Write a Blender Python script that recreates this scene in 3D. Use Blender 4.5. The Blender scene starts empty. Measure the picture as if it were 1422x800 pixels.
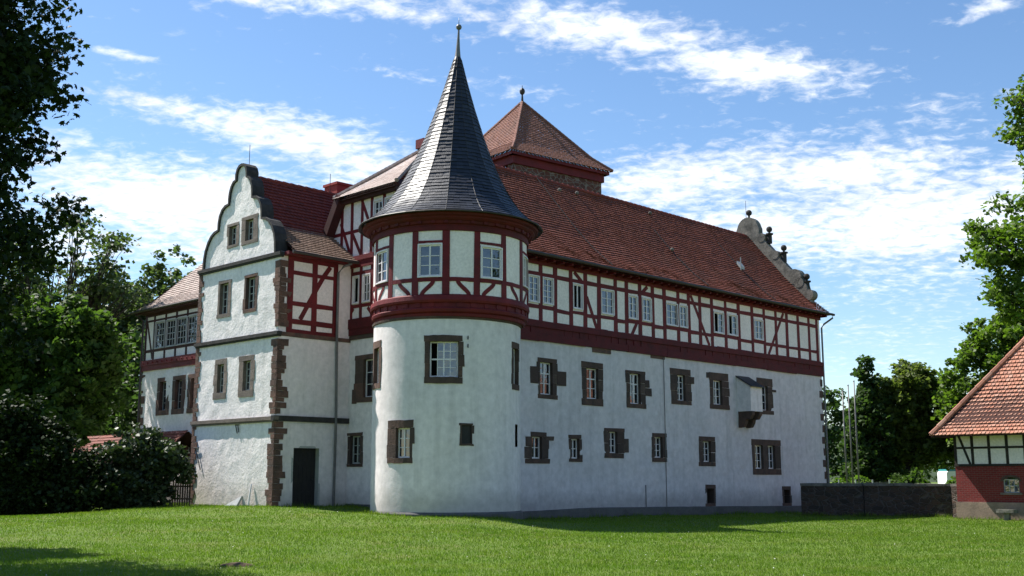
import bpy, math, random
import numpy as np
from mathutils import Vector, noise as mnoise

# ------------------------------------------------------------------ camera, sky, sun, exposure
S = bpy.context.scene
COL = S.collection
R = math.radians
cam = bpy.data.cameras.new('camera'); camo = bpy.data.objects.new('camera', cam); COL.objects.link(camo)
cam.sensor_width = 36; cam.lens = 38.94; cam.clip_start = 0.1; cam.clip_end = 6000
camo.location = (0, 0, 1.7); camo.rotation_euler = (R(99.7), 0, 0)
S.camera = camo
SUN_AZ, SUN_EL = -61.0, 54.0
SKY_STRENGTH = 0.075
S.view_settings.view_transform = 'Standard'; S.view_settings.look = 'None'
S.view_settings.gamma = 1; S.view_settings.use_curve_mapping = False
S.view_settings.exposure = 1.0
S.cycles.max_bounces = 6; S.cycles.transparent_max_bounces = 8
S.render.film_transparent = False

sl = bpy.data.lights.new('sun', 'SUN'); sl.energy = 5.0; sl.angle = R(0.53); sl.color = (1.0, 0.955, 0.88)
so = bpy.data.objects.new('sun', sl); COL.objects.link(so)
sd = Vector((math.cos(R(SUN_EL))*math.sin(R(SUN_AZ)), math.cos(R(SUN_EL))*math.cos(R(SUN_AZ)), math.sin(R(SUN_EL))))
so.rotation_euler = sd.to_track_quat('Z', 'Y').to_euler(); so.location = (-60, 40, 80)

W = bpy.data.worlds.new('World'); S.world = W; W.use_nodes = True
wt = W.node_tree; wt.nodes.clear()
def wn(t, **k):
    n = wt.nodes.new(t)
    for a, b in k.items(): setattr(n, a, b)
    return n
def wmath(op, a, b=None, c=None, clamp=False):
    n = wn('ShaderNodeMath', operation=op, use_clamp=clamp)
    for i, x in enumerate((a, b, c)):
        if x is None: continue
        if isinstance(x, (int, float)): n.inputs[i].default_value = x
        else: wt.links.new(x, n.inputs[i])
    return n.outputs[0]
sky = wn('ShaderNodeTexSky', sky_type='NISHITA', sun_disc=False, sun_elevation=R(SUN_EL), sun_rotation=R(SUN_AZ),
         altitude=250, air_density=1.0, dust_density=0.3, ozone_density=2.0)
tc = wn('ShaderNodeTexCoord'); sep = wn('ShaderNodeSeparateXYZ'); wt.links.new(tc.outputs['Generated'], sep.inputs[0])
dx, dy, dz = sep.outputs
az = wmath('MULTIPLY', wmath('ARCTAN2', dx, dy), 57.2958)
el = wmath('MULTIPLY', wmath('ARCSINE', dz), 57.2958)
den = wmath('ADD', wmath('MAXIMUM', dz, 0.0), 0.16)
cmb = wn('ShaderNodeCombineXYZ')
wt.links.new(wmath('DIVIDE', dx, den), cmb.inputs[0]); wt.links.new(wmath('DIVIDE', dy, den), cmb.inputs[1])
def wnoise(scale, detail, rough, dist, rot=0.0, sc=(1, 1, 1), lac=2.0):
    m = wn('ShaderNodeMapping'); wt.links.new(cmb.outputs[0], m.inputs[0])
    m.inputs['Rotation'].default_value = (0, 0, rot); m.inputs['Scale'].default_value = sc
    n = wn('ShaderNodeTexNoise'); wt.links.new(m.outputs[0], n.inputs['Vector'])
    n.inputs['Scale'].default_value = scale; n.inputs['Detail'].default_value = detail
    n.inputs['Roughness'].default_value = rough; n.inputs['Distortion'].default_value = dist
    n.inputs['Lacunarity'].default_value = lac
    return n.outputs['Fac']
# cloud fields of this afternoon: azimuth, elevation, spread along, spread across, tilt, weight
def pixdir(x, y):
    d = 400-y; e = R(9.7)+math.atan(d/1538); a = math.atan((x-711)/(1516-.1685*d))
    return math.degrees(a), math.degrees(math.atan(math.tan(e)*math.cos(a)))
fields = [(470, 2, 330, 20, 2, .9), (830, 42, 190, 34, 9, 1.0), (1040, 96, 150, 34, 9, 1.0), (1180, 96, 120, 9, 4, .5),
          (235, 148, 110, 20, 3, .85), (390, 190, 170, 34, 10, 1.0), (500, 235, 110, 50, 10, .9), (230, 275, 200, 62, 0, 1.15), (330, 330, 240, 60, 0, .95),
          (100, 195, 50, 20, 0, .7), (170, 76, 60, 7, 2, .7), (560, 105, 70, 10, 6, .6), (720, 125, 120, 18, 6, .45),
          (960, 250, 190, 45, -4, 1.0), (1180, 240, 190, 36, -3, 1.05), (1290, 300, 230, 70, 0, 1.15), (1060, 320, 220, 60, 0, .9),
          (1130, 130, 60, 14, 0, .6), (1330, 140, 90, 16, 0, .5), (1370, 10, 70, 12, -8, .7), (1260, 410, 220, 40, 4, .42),
          (1230, 470, 200, 60, 0, .36), (1200, 180, 260, 22, 4, .35), (100, 330, 140, 50, 0, .8)]
acc = None
for (x, y, sa, se, tilt, wgt) in fields:
    a0, e0 = pixdir(x, y); k = 1/27.0
    da = wmath('SUBTRACT', az, a0); de = wmath('SUBTRACT', el, e0); t = R(tilt)
    p = wmath('MULTIPLY', wmath('ADD', wmath('MULTIPLY', da, math.cos(t)), wmath('MULTIPLY', de, -math.sin(t))), 1/(sa*k))
    q = wmath('MULTIPLY', wmath('ADD', wmath('MULTIPLY', da, math.sin(t)), wmath('MULTIPLY', de, math.cos(t))), 1/(se*k))
    d2 = wmath('ADD', wmath('MULTIPLY', p, p), wmath('MULTIPLY', q, q))
    g = wmath('MULTIPLY', wmath('EXPONENT', wmath('MULTIPLY', d2, -0.9)), wgt)
    acc = g if acc is None else wmath('MAXIMUM', acc, g)
n1 = wnoise(3.4, 7, .56, .2, .35, (1.0, 1.35, 1))
n2 = wnoise(24, 6, .6, .3, .35, (1, 1.2, 1))
n3 = wnoise(1.1, 3, .5, .2)
# elsewhere in the sky a loose cover of the same cloud
back = wmath('MULTIPLY', wmath('LESS_THAN', dy, 0.25), wmath('MULTIPLY', n3, .2))
fld = wmath('MAXIMUM', acc, back)
dens = wmath('ADD', wmath('ADD', wmath('MULTIPLY', n1, 1.0), wmath('MULTIPLY', n2, 2.0)), wmath('MULTIPLY', fld, 1.0))
mr = wn('ShaderNodeMapRange', interpolation_type='SMOOTHSTEP'); wt.links.new(dens, mr.inputs[0])
mr.inputs[1].default_value = 1.72; mr.inputs[2].default_value = 2.72
shade = wmath('ADD', wmath('MULTIPLY', wnoise(5, 6, .6, .2), .55), .7)
cc = wn('ShaderNodeVectorMath', operation='SCALE'); cc.inputs[0].default_value = (8.3, 8.5, 8.8); wt.links.new(shade, cc.inputs['Scale'])
mix = wn('ShaderNodeMix', data_type='RGBA'); wt.links.new(wmath('MULTIPLY', mr.outputs[0], .93), mix.inputs[0])
hs = wn('ShaderNodeHueSaturation'); hs.inputs['Saturation'].default_value = 1.12; hs.inputs['Value'].default_value = 1.2; wt.links.new(sky.outputs[0], hs.inputs['Color']); wt.links.new(hs.outputs[0], mix.inputs[6]); wt.links.new(cc.outputs[0], mix.inputs[7])
bg = wn('ShaderNodeBackground'); bg.inputs[1].default_value = SKY_STRENGTH
wo = wn('ShaderNodeOutputWorld'); wt.links.new(mix.outputs[2], bg.inputs[0]); wt.links.new(bg.outputs[0], wo.inputs[0])

# ------------------------------------------------------------------ materials
M = {}
def mat(name, col, rough=.85, col2=None, nscale=3.0, bump=0.0, bscale=20.0, island=None, spec=.3, stain=None,
        damp=None, streak=None, brick=None, rubble=None, transl=None, ior=None, bdet=6, coord='Object', aniso=None):
    m = bpy.data.materials.new(name); m.use_nodes = True; t = m.node_tree; t.nodes.clear()
    L = t.links.new
    def N(ty, **k):
        n = t.nodes.new(ty)
        for a, b in k.items(): setattr(n, a, b)
        return n
    out = N('ShaderNodeOutputMaterial'); b = N('ShaderNodeBsdfPrincipled')
    b.inputs['Roughness'].default_value = rough; b.inputs['Specular IOR Level'].default_value = spec
    if ior: b.inputs['IOR'].default_value = ior
    tcn = N('ShaderNodeTexCoord'); vec = tcn.outputs['UV' if (brick or rubble) else coord]
    if aniso:
        mp = N('ShaderNodeMapping'); mp.inputs['Scale'].default_value = aniso; L(vec, mp.inputs[0]); vec = mp.outputs[0]
    def mixc(f, a, c, bt='MIX'):
        x = N('ShaderNodeMix', data_type='RGBA', blend_type=bt)
        for s, v in ((0, f), (6, a), (7, c)):
            if isinstance(v, (tuple, list)): x.inputs[s].default_value = (*v, 1)
            elif isinstance(v, (int, float)): x.inputs[s].default_value = v
            else: L(v, x.inputs[s])
        return x.outputs[2]
    def noi(sc, det=5, ro=.6, v=None):
        n = N('ShaderNodeTexNoise'); L(v or vec, n.inputs['Vector']); n.inputs['Scale'].default_value = sc
        n.inputs['Detail'].default_value = det; n.inputs['Roughness'].default_value = ro
        return n.outputs['Fac']
    def ramp(f, lo, hi):
        r = N('ShaderNodeMapRange'); L(f, r.inputs[0]); r.inputs[1].default_value = lo; r.inputs[2].default_value = hi
        return r.outputs[0]
    c = col; height = None
    if island:
        g = N('ShaderNodeNewGeometry'); cr = N('ShaderNodeValToRGB'); L(g.outputs['Random Per Island'], cr.inputs[0])
        els = cr.color_ramp.elements
        while len(els) < len(island): els.new(.5)
        for i, k in enumerate(island): els[i].position = i/(len(island)-1); els[i].color = (*k, 1)
        c = cr.outputs[0]
    if brick:
        bt = N('ShaderNodeTexBrick'); L(vec, bt.inputs['Vector'])
        bt.inputs['Color1'].default_value = (*brick[0], 1); bt.inputs['Color2'].default_value = (*brick[1], 1)
        bt.inputs['Mortar'].default_value = (*brick[2], 1); bt.inputs['Scale'].default_value = 1
        bt.inputs['Mortar Size'].default_value = .009; bt.inputs['Brick Width'].default_value = .25; bt.inputs['Row Height'].default_value = .085
        c = bt.outputs['Color']; height = wn2 = bt.outputs['Fac']
    if rubble:
        wv = N('ShaderNodeVectorMath', operation='MULTIPLY_ADD'); nn = N('ShaderNodeTexNoise'); L(vec, nn.inputs['Vector']); nn.inputs['Scale'].default_value = 3
        L(nn.outputs['Color'], wv.inputs[0]); wv.inputs[1].default_value = (.12, .12, 0); L(vec, wv.inputs[2])
        mp2 = N('ShaderNodeMapping'); mp2.inputs['Scale'].default_value = rubble[3]; L(wv.outputs[0], mp2.inputs[0])
        v1 = N('ShaderNodeTexVoronoi', feature='DISTANCE_TO_EDGE'); v2 = N('ShaderNodeTexVoronoi')
        for q in (v1, v2): L(mp2.outputs[0], q.inputs['Vector']); q.inputs['Scale'].default_value = 1
        sc = N('ShaderNodeSeparateColor'); L(v2.outputs['Color'], sc.inputs[0])
        stone = mixc(sc.outputs[0], rubble[0], rubble[1])
        e = ramp(v1.outputs['Distance'], .03, .09)
        c = mixc(e, rubble[2], stone); height = e
    if col2: c = mixc(ramp(noi(nscale), .35, .68), c, col2)
    if stain: c = mixc(ramp(noi(stain[1], 7, .7), stain[2], stain[3]), c, stain[0])
    if streak:
        mpS = N('ShaderNodeMapping'); mpS.inputs['Scale'].default_value = (2.4, 2.4, .13); L(tcn.outputs['Object'], mpS.inputs[0])
        fs = N('ShaderNodeMath', operation='MULTIPLY'); L(ramp(noi(1.0, 6, .65, mpS.outputs[0]), .5, .78), fs.inputs[0]); fs.inputs[1].default_value = streak[1]; c = mixc(fs.outputs[0], c, streak[0])
    if damp:
        sz_ = N('ShaderNodeSeparateXYZ'); L(tcn.outputs['Object'], sz_.inputs[0]); ma = N('ShaderNodeMath', operation='MULTIPLY_ADD'); L(noi(1.1, 6, .7), ma.inputs[0]); ma.inputs[1].default_value = -damp[2]*2; L(sz_.outputs[2], ma.inputs[2])
        rd = N('ShaderNodeMapRange'); L(ma.outputs[0], rd.inputs[0]); rd.inputs[1].default_value = damp[1]-damp[2]; rd.inputs[2].default_value = damp[1]-damp[2]+.7; rd.inputs[3].default_value = damp[3]; rd.inputs[4].default_value = 0
        c = mixc(rd.outputs[0], c, damp[0])
    fine = noi(nscale*9, 4, .6)
    c = mixc(.35, c, mixc(1, c, ramp2(N, L, fine), 'MULTIPLY'))
    L(c, b.inputs['Base Color']) if not isinstance(c, tuple) else None
    if bump or height is not None:
        bp = N('ShaderNodeBump'); bp.inputs['Strength'].default_value = bump or .6; bp.inputs['Distance'].default_value = .03
        nb = noi(bscale, bdet, .65)
        if height is not None:
            ad = N('ShaderNodeMath', operation='MULTIPLY_ADD'); L(height, ad.inputs[0]); ad.inputs[1].default_value = -1.2 if brick else 1.2; L(nb, ad.inputs[2]); nb = ad.outputs[0]
        L(nb, bp.inputs['Height']); L(bp.outputs[0], b.inputs['Normal'])
    sh = b.outputs[0]
    if transl:
        tr = N('ShaderNodeBsdfTranslucent'); tcx = mixc(1, c, transl[1], 'MULTIPLY'); L(tcx, tr.inputs[0])
        ms = N('ShaderNodeMixShader'); ms.inputs[0].default_value = transl[0]; L(sh, ms.inputs[1]); L(tr.outputs[0], ms.inputs[2]); sh = ms.outputs[0]
    L(sh, out.inputs[0]); M[name] = m
    return m
def ramp2(N, L, f):
    r = N('ShaderNodeMapRange'); L(f, r.inputs[0]); r.inputs[1].default_value = .25; r.inputs[2].default_value = .75
    r.inputs[3].default_value = .55; r.inputs[4].default_value = 1.35
    return r.outputs[0]

mat('plaster', (.82, .74, .735), .92, (.75, .68, .675), .5, .3, 9, stain=((.58, .53, .515), .9, .64, .85), streak=((.50, .46, .44), 0.50), damp=((.46, .42, .39), .75, .55, .7))
mat('plaster_rough', (.85, .79, .775), .92, (.75, .70, .69), .8, .75, 10, stain=((.50, .47, .45), 1.6, .58, .8), streak=((.50, .47, .45), .5), damp=((.48, .43, .39), 1.0, .6, .75))
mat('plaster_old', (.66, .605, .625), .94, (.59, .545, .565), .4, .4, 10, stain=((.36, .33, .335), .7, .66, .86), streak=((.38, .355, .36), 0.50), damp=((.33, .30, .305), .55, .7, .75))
mat('plaster_tower', (.77, .70, .695), .92, (.70, .64, .635), .4, .28, 8, stain=((.50, .465, .455), .6, .64, .86), streak=((.46, .42, .41), 0.54), damp=((.42, .385, .36), .75, .55, .7))
mat('infill', (.86, .775, .755), .9, (.79, .71, .69), 1.2, .25, 14, streak=((.55, .49, .46), .2))
mat('red_timber', (.160, .012, .016), .66, (.095, .008, .011), 1.6, .4, 26, spec=.3, stain=((.05, .008, .009), 5, .56, .82))
mat('dark_red_timber', (.105, .007, .010), .7, (.065, .006, .008), 2, .4, 22, stain=((.04, .007, .008), 5, .56, .82))
mat('dark_timber', (.055, .012, .012), .7, (.03, .008, .008), 3, .3, 26)
mat('black_timber', (.02, .018, .016), .7, (.04, .03, .025), 4, .3, 26)
mat('sandstone', (.145, .078, .06), .9, (.075, .052, .044), 2.2, .6, 12, island=[(.16, .075, .055), (.10, .07, .058), (.19, .095, .07), (.08, .055, .048)], stain=((.05, .045, .04), 3, .55, .75))
mat('sandstone_grey', (.20, .165, .14), .92, (.13, .105, .09), 2.2, .5, 12, island=[(.24, .19, .155), (.17, .14, .12), (.27, .21, .18)], stain=((.09, .08, .07), 3, .55, .75))
mat('sandstone_dark', (.09, .056, .046), .92, (.06, .042, .036), 2.6, .7, 14, island=[(.105, .062, .05), (.062, .045, .04), (.13, .075, .058), (.078, .05, .043), (.115, .08, .065)], stain=((.035, .03, .028), 4, .58, .8))
mat('coping_stone', (.055, .05, .048), .9, (.03, .028, .027), 3, .5, 12)
mat('grey_stone', (.22, .205, .18), .95, (.10, .095, .085), 2.5, .7, 9, stain=((.05, .05, .045), 2, .5, .75))
mat('plinth', (.12, .115, .115), .95, (.085, .08, .08), 1.5, .5, 12)
mat('roof_tile', (.2, .06, .035), .8, island=[(.178, .048, .031), (.200, .057, .036), (.182, .052, .034), (.152, .044, .031), (.212, .068, .045)], stain=((.095, .042, .031), .38, .5, .78), nscale=4, bump=.25, bscale=30)
mat('sunlit_tile', (.3, .17, .13), .85, island=[(.40, .31, .275), (.47, .38, .34), (.35, .265, .235), (.50, .42, .38)], stain=((.26, .205, .185), .6, .5, .8), nscale=4, bump=.25, bscale=30)  # paled so the half hip and rear range roof carry sun glare in their colour
mat('wing_tile', (.2, .06, .035), .85, island=[(.165, .034, .028), (.21, .046, .035), (.185, .040, .032), (.14, .034, .028)], stain=((.10, .03, .025), .7, .55, .85), nscale=4, bump=.25, bscale=30)
mat('beige_tile', (.2, .15, .1), .85, island=[(.28, .18, .135), (.33, .225, .17), (.25, .16, .12), (.30, .205, .16)], stain=((.17, .115, .095), 1.0, .5, .8), nscale=4, bump=.25, bscale=30)  # beige-brown tile for the lower wing slope, paler than the upper one
mat('keep_tile', (.2, .08, .055), .85, island=[(.22, .098, .072), (.26, .122, .092), (.235, .106, .08), (.19, .085, .064)], stain=((.14, .078, .062), .8, .5, .8), nscale=4, bump=.25, bscale=30)
mat('barn_tile', (.4, .16, .09), .85, island=[(.36, .155, .10), (.41, .195, .13), (.32, .135, .09), (.40, .225, .165), (.27, .12, .085)], stain=((.21, .115, .085), .8, .52, .8), nscale=4, bump=.25, bscale=30)
mat('slate', (.03, .034, .045), .45, island=[(.017, .020, .031), (.023, .027, .039), (.014, .017, .025), (.031, .035, .047)], nscale=5, bump=.3, bscale=25, spec=.3)
mat('under_roof', (.05, .02, .016), .9)
mat('white_paint', (.76, .705, .725), .5, (.66, .615, .635), 4, spec=.4)
mat('grey_paint', (.42, .42, .41), .6, (.33, .33, .32), 4)
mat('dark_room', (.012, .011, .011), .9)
mat('door_wood', (.018, .017, .018), .6, (.028, .025, .024), 3, .3, 20)
mat('curtain', (.30, .09, .05), .9, (.42, .15, .09), 5)
mat('zinc', (.16, .15, .15), .45, (.10, .095, .095), 3, spec=.5)
mat('iron', (.03, .028, .028), .6)
mat('copper_dark', (.05, .035, .03), .5, (.03, .03, .03), 3)
mat('chimney_brick', (.33, .045, .04), .85, (.26, .04, .035), 4, .4, 20)
mat('keep_stone', (.2, .1, .07), .95, rubble=((.15, .062, .047), (.085, .04, .033), (.20, .165, .14), (2.6, 4.2, 1)), bump=.7, bscale=14)
mat('rubble_wall', (.2, .1, .07), .95, rubble=((.085, .056, .044), (.042, .034, .029), (.10, .085, .075), (2.6, 5.0, 1)), bump=1.0, bscale=12)
mat('red_brick', (.2, .04, .03), .85, brick=((.21, .026, .024), (.155, .02, .02), (.16, .075, .07)), bump=.4, bscale=30)
mat('plinth_block', (.3, .22, .17), .95, (.20, .15, .12), 2, .5, 10)
mat('soil', (.055, .034, .02), .95, (.09, .06, .032), 12, .9, 25)
mat('bark', (.06, .048, .036), .95, (.03, .025, .02), 6, .8, 14, aniso=(1, 1, .25))
mat('fence_wood', (.07, .055, .042), .9, (.045, .036, .03), 5, .5, 20)
mat('galvanised', (.42, .43, .43), .45, (.32, .33, .33), 4)
mat('van_white', (.78, .78, .77), .35, spec=.5)
mat('van_teal', (.05, .28, .30), .4, spec=.5)
mat('rubber', (.02, .02, .02), .8)
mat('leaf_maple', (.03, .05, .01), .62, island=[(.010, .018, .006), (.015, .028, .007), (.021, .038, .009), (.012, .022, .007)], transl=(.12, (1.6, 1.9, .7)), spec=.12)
mat('leaf_mid', (.03, .05, .01), .6, island=[(.040, .074, .016), (.056, .100, .021), (.074, .120, .026), (.030, .055, .015)], transl=(.38, (1.6, 1.9, .8)), spec=.15)
mat('leaf_dark', (.03, .05, .01), .55, island=[(.032, .058, .018), (.044, .076, .022), (.058, .094, .027), (.036, .064, .020)], transl=(.40, (1.4, 1.7, .8)), spec=.2)
mat('leaf_light', (.03, .05, .01), .5, island=[(.055, .080, .030), (.075, .105, .038), (.095, .125, .050), (.045, .065, .026)], transl=(.35, (1.4, 1.7, .8)), spec=.3)
mat('leaf_oak', (.03, .05, .01), .5, island=[(.068, .110, .018), (.090, .145, .026), (.115, .170, .034), (.050, .082, .016)], transl=(.45, (1.5, 1.8, .6)), spec=.25)
mat('leaf_bright', (.03, .05, .01), .5, island=[(.075, .135, .022), (.095, .165, .028), (.115, .18, .035)], transl=(.4, (1.4, 1.6, .6)), spec=.25)
mat('leaf_vine', (.03, .05, .01), .5, island=[(.026, .044, .018), (.038, .058, .026), (.050, .070, .036), (.022, .036, .014)], transl=(.2, (1.5, 1.8, .8)), spec=.28)
mat('leaf_olive', (.03, .05, .01), .55, island=[(.080, .110, .026), (.102, .135, .033), (.128, .152, .042), (.064, .094, .024)], transl=(.5, (1.4, 1.6, .8)), spec=.2)
mat('grass_blade', (.05, .12, .01), .6, island=[(.105, .172, .013), (.132, .200, .018), (.152, .218, .026), (.112, .178, .015), (.19, .22, .06)], transl=(.42, (1.3, 1.5, .6)), spec=.2, col2=(.085, .160, .012), nscale=.9, stain=((.205, .205, .055), .42, .52, .84))
mat('lawn', (.075, .128, .012), .95, (.10, .15, .018), .55, .8, 40, stain=((.14, .135, .04), .5, .5, .8))
mat('clover', (.75, .76, .68), .8)
mat('forest_hill', (.030, .048, .022), .95, (.045, .065, .028), .12, 1.0, .6)

g = bpy.data.materials.new('window_glass'); g.use_nodes = True
gb = g.node_tree.nodes['Principled BSDF']; gb.inputs['Base Color'].default_value = (.010, .012, .016, 1)
gb.inputs['Roughness'].default_value = .03; gb.inputs['IOR'].default_value = 2.1
gn = g.node_tree.nodes.new('ShaderNodeTexNoise'); gn.inputs['Scale'].default_value = 3.0
gt = g.node_tree.nodes.new('ShaderNodeTexCoord'); g.node_tree.links.new(gt.outputs['Object'], gn.inputs['Vector'])
gp = g.node_tree.nodes.new('ShaderNodeBump'); gp.inputs['Strength'].default_value = .12; gp.inputs['Distance'].default_value = .05
g.node_tree.links.new(gn.outputs['Fac'], gp.inputs['Height']); g.node_tree.links.new(gp.outputs[0], gb.inputs['Normal'])
M['window_glass'] = g

# ------------------------------------------------------------------ helpers
rnd = random.Random(7)
nrg = np.random.default_rng(11)
def fbm(x, y, z): return mnoise.fractal(Vector((x, y, z)), 1.0, 2.0, 4)

class PF:   # flat wall frame: x along dirv, z up, d outwards along n
    def __init__(s, O, dirv, n):
        s.O = np.array(O, float); s.x = np.array(dirv, float); s.n = np.array(n, float); s.seg = 1e9
        c = np.cross([*s.x, 0], [0, 0, 1]); s.flip = (c[:2] @ s.n) < 0
    def p(s, x, z, d=0.0):
        q = s.O + s.x*x + s.n*d
        return (q[0], q[1], z)
class CF:   # round tower frame: x = arc length from azimuth 180 degrees
    def __init__(s, c, rad, seg=.25):
        s.c = c; s.r = rad; s.seg = seg; s.flip = True
    def a(s, azdeg): return R(azdeg-180)*s.r
    def p(s, x, z, d=0.0):
        f = math.pi + x/s.r; q = s.r + d
        return (s.c[0]+math.sin(f)*q, s.c[1]+math.cos(f)*q, z)

class MB:
    def __init__(s): s.v = []; s.f = []; s.uv = []
    def add(s, pts, faces, uvs=None):
        n = len(s.v); s.v += pts; s.f += [tuple(i+n for i in f) for f in faces]
        s.uv += uvs if uvs else [(p[0], p[2]) for p in pts]
    def quad(s, a, b, c, d, uvs=None): s.add([a, b, c, d], [(0, 1, 2, 3)], uvs)
    def box(s, fr, x0, x1, z0, z1, d0, d1, j=0.0):
        """block on a wall frame, its corners jittered by j"""
        n = max(1, int(math.ceil((x1-x0)/fr.seg)))
        J = lambda: rnd.uniform(-j, j) if j else 0.0
        pts = []; uv = []
        for i in range(n+1):
            x = x0+(x1-x0)*i/n
            for (z, d) in ((z0, d0), (z0, d1), (z1, d1), (z1, d0)):
                xx, zz = x+J(), z+J(); pts.append(fr.p(xx, zz, d+J()*.3)); uv.append((xx, zz))
        F = []
        for i in range(n):
            b = 4*i
            for k in range(4):
                q = (b+k, b+4+k, b+4+(k+1) % 4, b+(k+1) % 4); F.append(q)
        F += [(0, 1, 2, 3), (4*n+3, 4*n+2, 4*n+1, 4*n)]
        if not fr.flip: F = [tuple(reversed(f)) for f in F]
        # make outside of box consistent
        s.add(pts, [tuple(reversed(f)) for f in F], uv)
    def beam(s, fr, pts, w, d0, d1):
        """a strip of given width following points (x,z) on a frame"""
        P = [np.array(p, float) for p in pts]; L = []; Rr = []
        for i, p in enumerate(P):
            t = P[min(i+1, len(P)-1)]-P[max(i-1, 0)]; t /= np.linalg.norm(t); nn = np.array([-t[1], t[0]])*w/2
            L.append(p+nn); Rr.append(p-nn)
        V = []; uv = []
        for l, r in zip(L, Rr):
            for q, d in ((l, d0), (l, d1), (r, d1), (r, d0)): V.append(fr.p(q[0], q[1], d)); uv.append((q[0], q[1]))
        F = []
        for i in range(len(P)-1):
            for k in range(4): F.append((4*i+k, 4*i+4+k, 4*i+4+(k+1) % 4, 4*i+(k+1) % 4))
        m = 4*(len(P)-1); F += [(0, 1, 2, 3), (m+3, m+2, m+1, m)]
        s.add(V, F, uv)
    def tube(s, pts, rad, n=8):
        P = [np.array(p, float) for p in pts]
        if not hasattr(rad, '__len__'): rad = [rad]*len(P)
        V = []
        for i, p in enumerate(P):
            t = P[min(i+1, len(P)-1)]-P[max(i-1, 0)]; t = t/(np.linalg.norm(t)+1e-9)
            a = np.cross(t, [0, 0, 1.0]) if abs(t[2]) < .9 else np.cross(t, [1.0, 0, 0]); a /= np.linalg.norm(a); b = np.cross(t, a)
            for k in range(n):
                f = 2*math.pi*k/n; V.append(tuple(p+rad[i]*(math.cos(f)*a+math.sin(f)*b)))
        F = [(i*n+k, i*n+(k+1) % n, (i+1)*n+(k+1) % n, (i+1)*n+k) for i in range(len(P)-1) for k in range(n)]
        F += [tuple(reversed(range(n))), tuple(range((len(P)-1)*n, len(P)*n))]
        s.add(V, F)
    def lathe(s, c, prof, n=48, a0=0, a1=360):
        V = []; F = []; uv = []; m = len(prof); full = a1-a0 >= 360; cols = n if full else n+1
        for i in range(cols):
            f = R(a0+(a1-a0)*i/n)
            for (r, z) in prof:
                cx, cy = c(z) if callable(c) else c
                V.append((cx+math.sin(f)*r, cy+math.cos(f)*r, z)); uv.append((f*max(p[0] for p in prof), z))
        for i in range(n):
            j = (i+1) % cols
            for k in range(m-1): F.append((i*m+k, i*m+k+1, j*m+k+1, j*m+k))
        s.add(V, F, uv)
    def wall(s, fr, x0, x1, z0, z1, holes=(), res=.5, amp=0.0, nsc=1.5, top=None):
        xs = sorted({round(x, 4) for h in holes for x in h[:2] if x0 < x < x1} | {x0, x1})
        zs = sorted({round(z, 4) for h in holes for z in h[2:4] if z0 < z < z1} | {z0, z1})
        def fill(a):
            o = []
            for p, q in zip(a, a[1:]):
                n = max(1, int(math.ceil((q-p)/min(res, fr.seg)))); o += [p+(q-p)*i/n for i in range(n)]
            return o+[a[-1]]
        xs = fill(xs); zs = fill(zs); idx = {}
        V = []; F = []; uv = []
        def vid(i, k):
            if (i, k) not in idx:
                x, z = xs[i], zs[k]
                if top: z = min(z, top(x))
                d = fbm(x*nsc+3, z*nsc, fr.p(0, 0)[0])*amp if amp else 0
                idx[(i, k)] = len(V); V.append(fr.p(x, z, d)); uv.append((x, z))
            return idx[(i, k)]
        for i in range(len(xs)-1):
            for k in range(len(zs)-1):
                cx, cz = (xs[i]+xs[i+1])/2, (zs[k]+zs[k+1])/2
                if any(h[0] < cx < h[1] and h[2] < cz < h[3] for h in holes): continue
                if top and zs[k] >= max(top(xs[i]), top(xs[i+1])): continue
                q = (vid(i, k), vid(i+1, k), vid(i+1, k+1), vid(i, k+1))
                F.append(tuple(reversed(q)) if fr.flip else q)
        s.add(V, F, uv)
    def ball(s, c, r, n=10, m=7, sz=1.0):
        V = []; F = []
        for i in range(m+1):
            t = math.pi*i/m
            for k in range(n):
                f = 2*math.pi*k/n; V.append((c[0]+r*math.sin(t)*math.cos(f), c[1]+r*math.sin(t)*math.sin(f), c[2]+r*sz*math.cos(t)))
        for i in range(m):
            for k in range(n): F.append((i*n+k, (i+1)*n+k, (i+1)*n+(k+1) % n, i*n+(k+1) % n))
        s.add(V, F)
    def build(s, name, material, parent=None, smooth=False):
        off = np.array(base_of(parent)) if parent else np.zeros(3)
        me = bpy.data.meshes.new(name)
        me.from_pydata([tuple(np.array(p)-off) for p in s.v], [], s.f)
        ul = me.uv_layers.new(name='UVMap')
        li = np.zeros(len(me.loops), int); me.loops.foreach_get('vertex_index', li)
        ul.data.foreach_set('uv', np.array(s.uv, float)[li].ravel())
        me.materials.append(M[material])
        if smooth: me.polygons.foreach_set('use_smooth', [True]*len(me.polygons))
        me.update()
        o = bpy.data.objects.new(name, me); COL.objects.link(o)
        if parent: o.parent = parent
        return o
def base_of(o):
    b = Vector((0, 0, 0))
    while o: b += o.location; o = o.parent
    return b
def thing(name, label, cat, loc, group=None):
    o = bpy.data.objects.new(name, None); COL.objects.link(o); o.location = loc; o.empty_display_size = .3
    o['label'] = label; o['category'] = cat
    if group: o['group'] = group
    return o
def tag(o, label=None, cat=None, group=None, kind=None):
    for k, x in (('label', label), ('category', cat), ('group', group), ('kind', kind)):
        if x: o[k] = x
    return o
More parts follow.
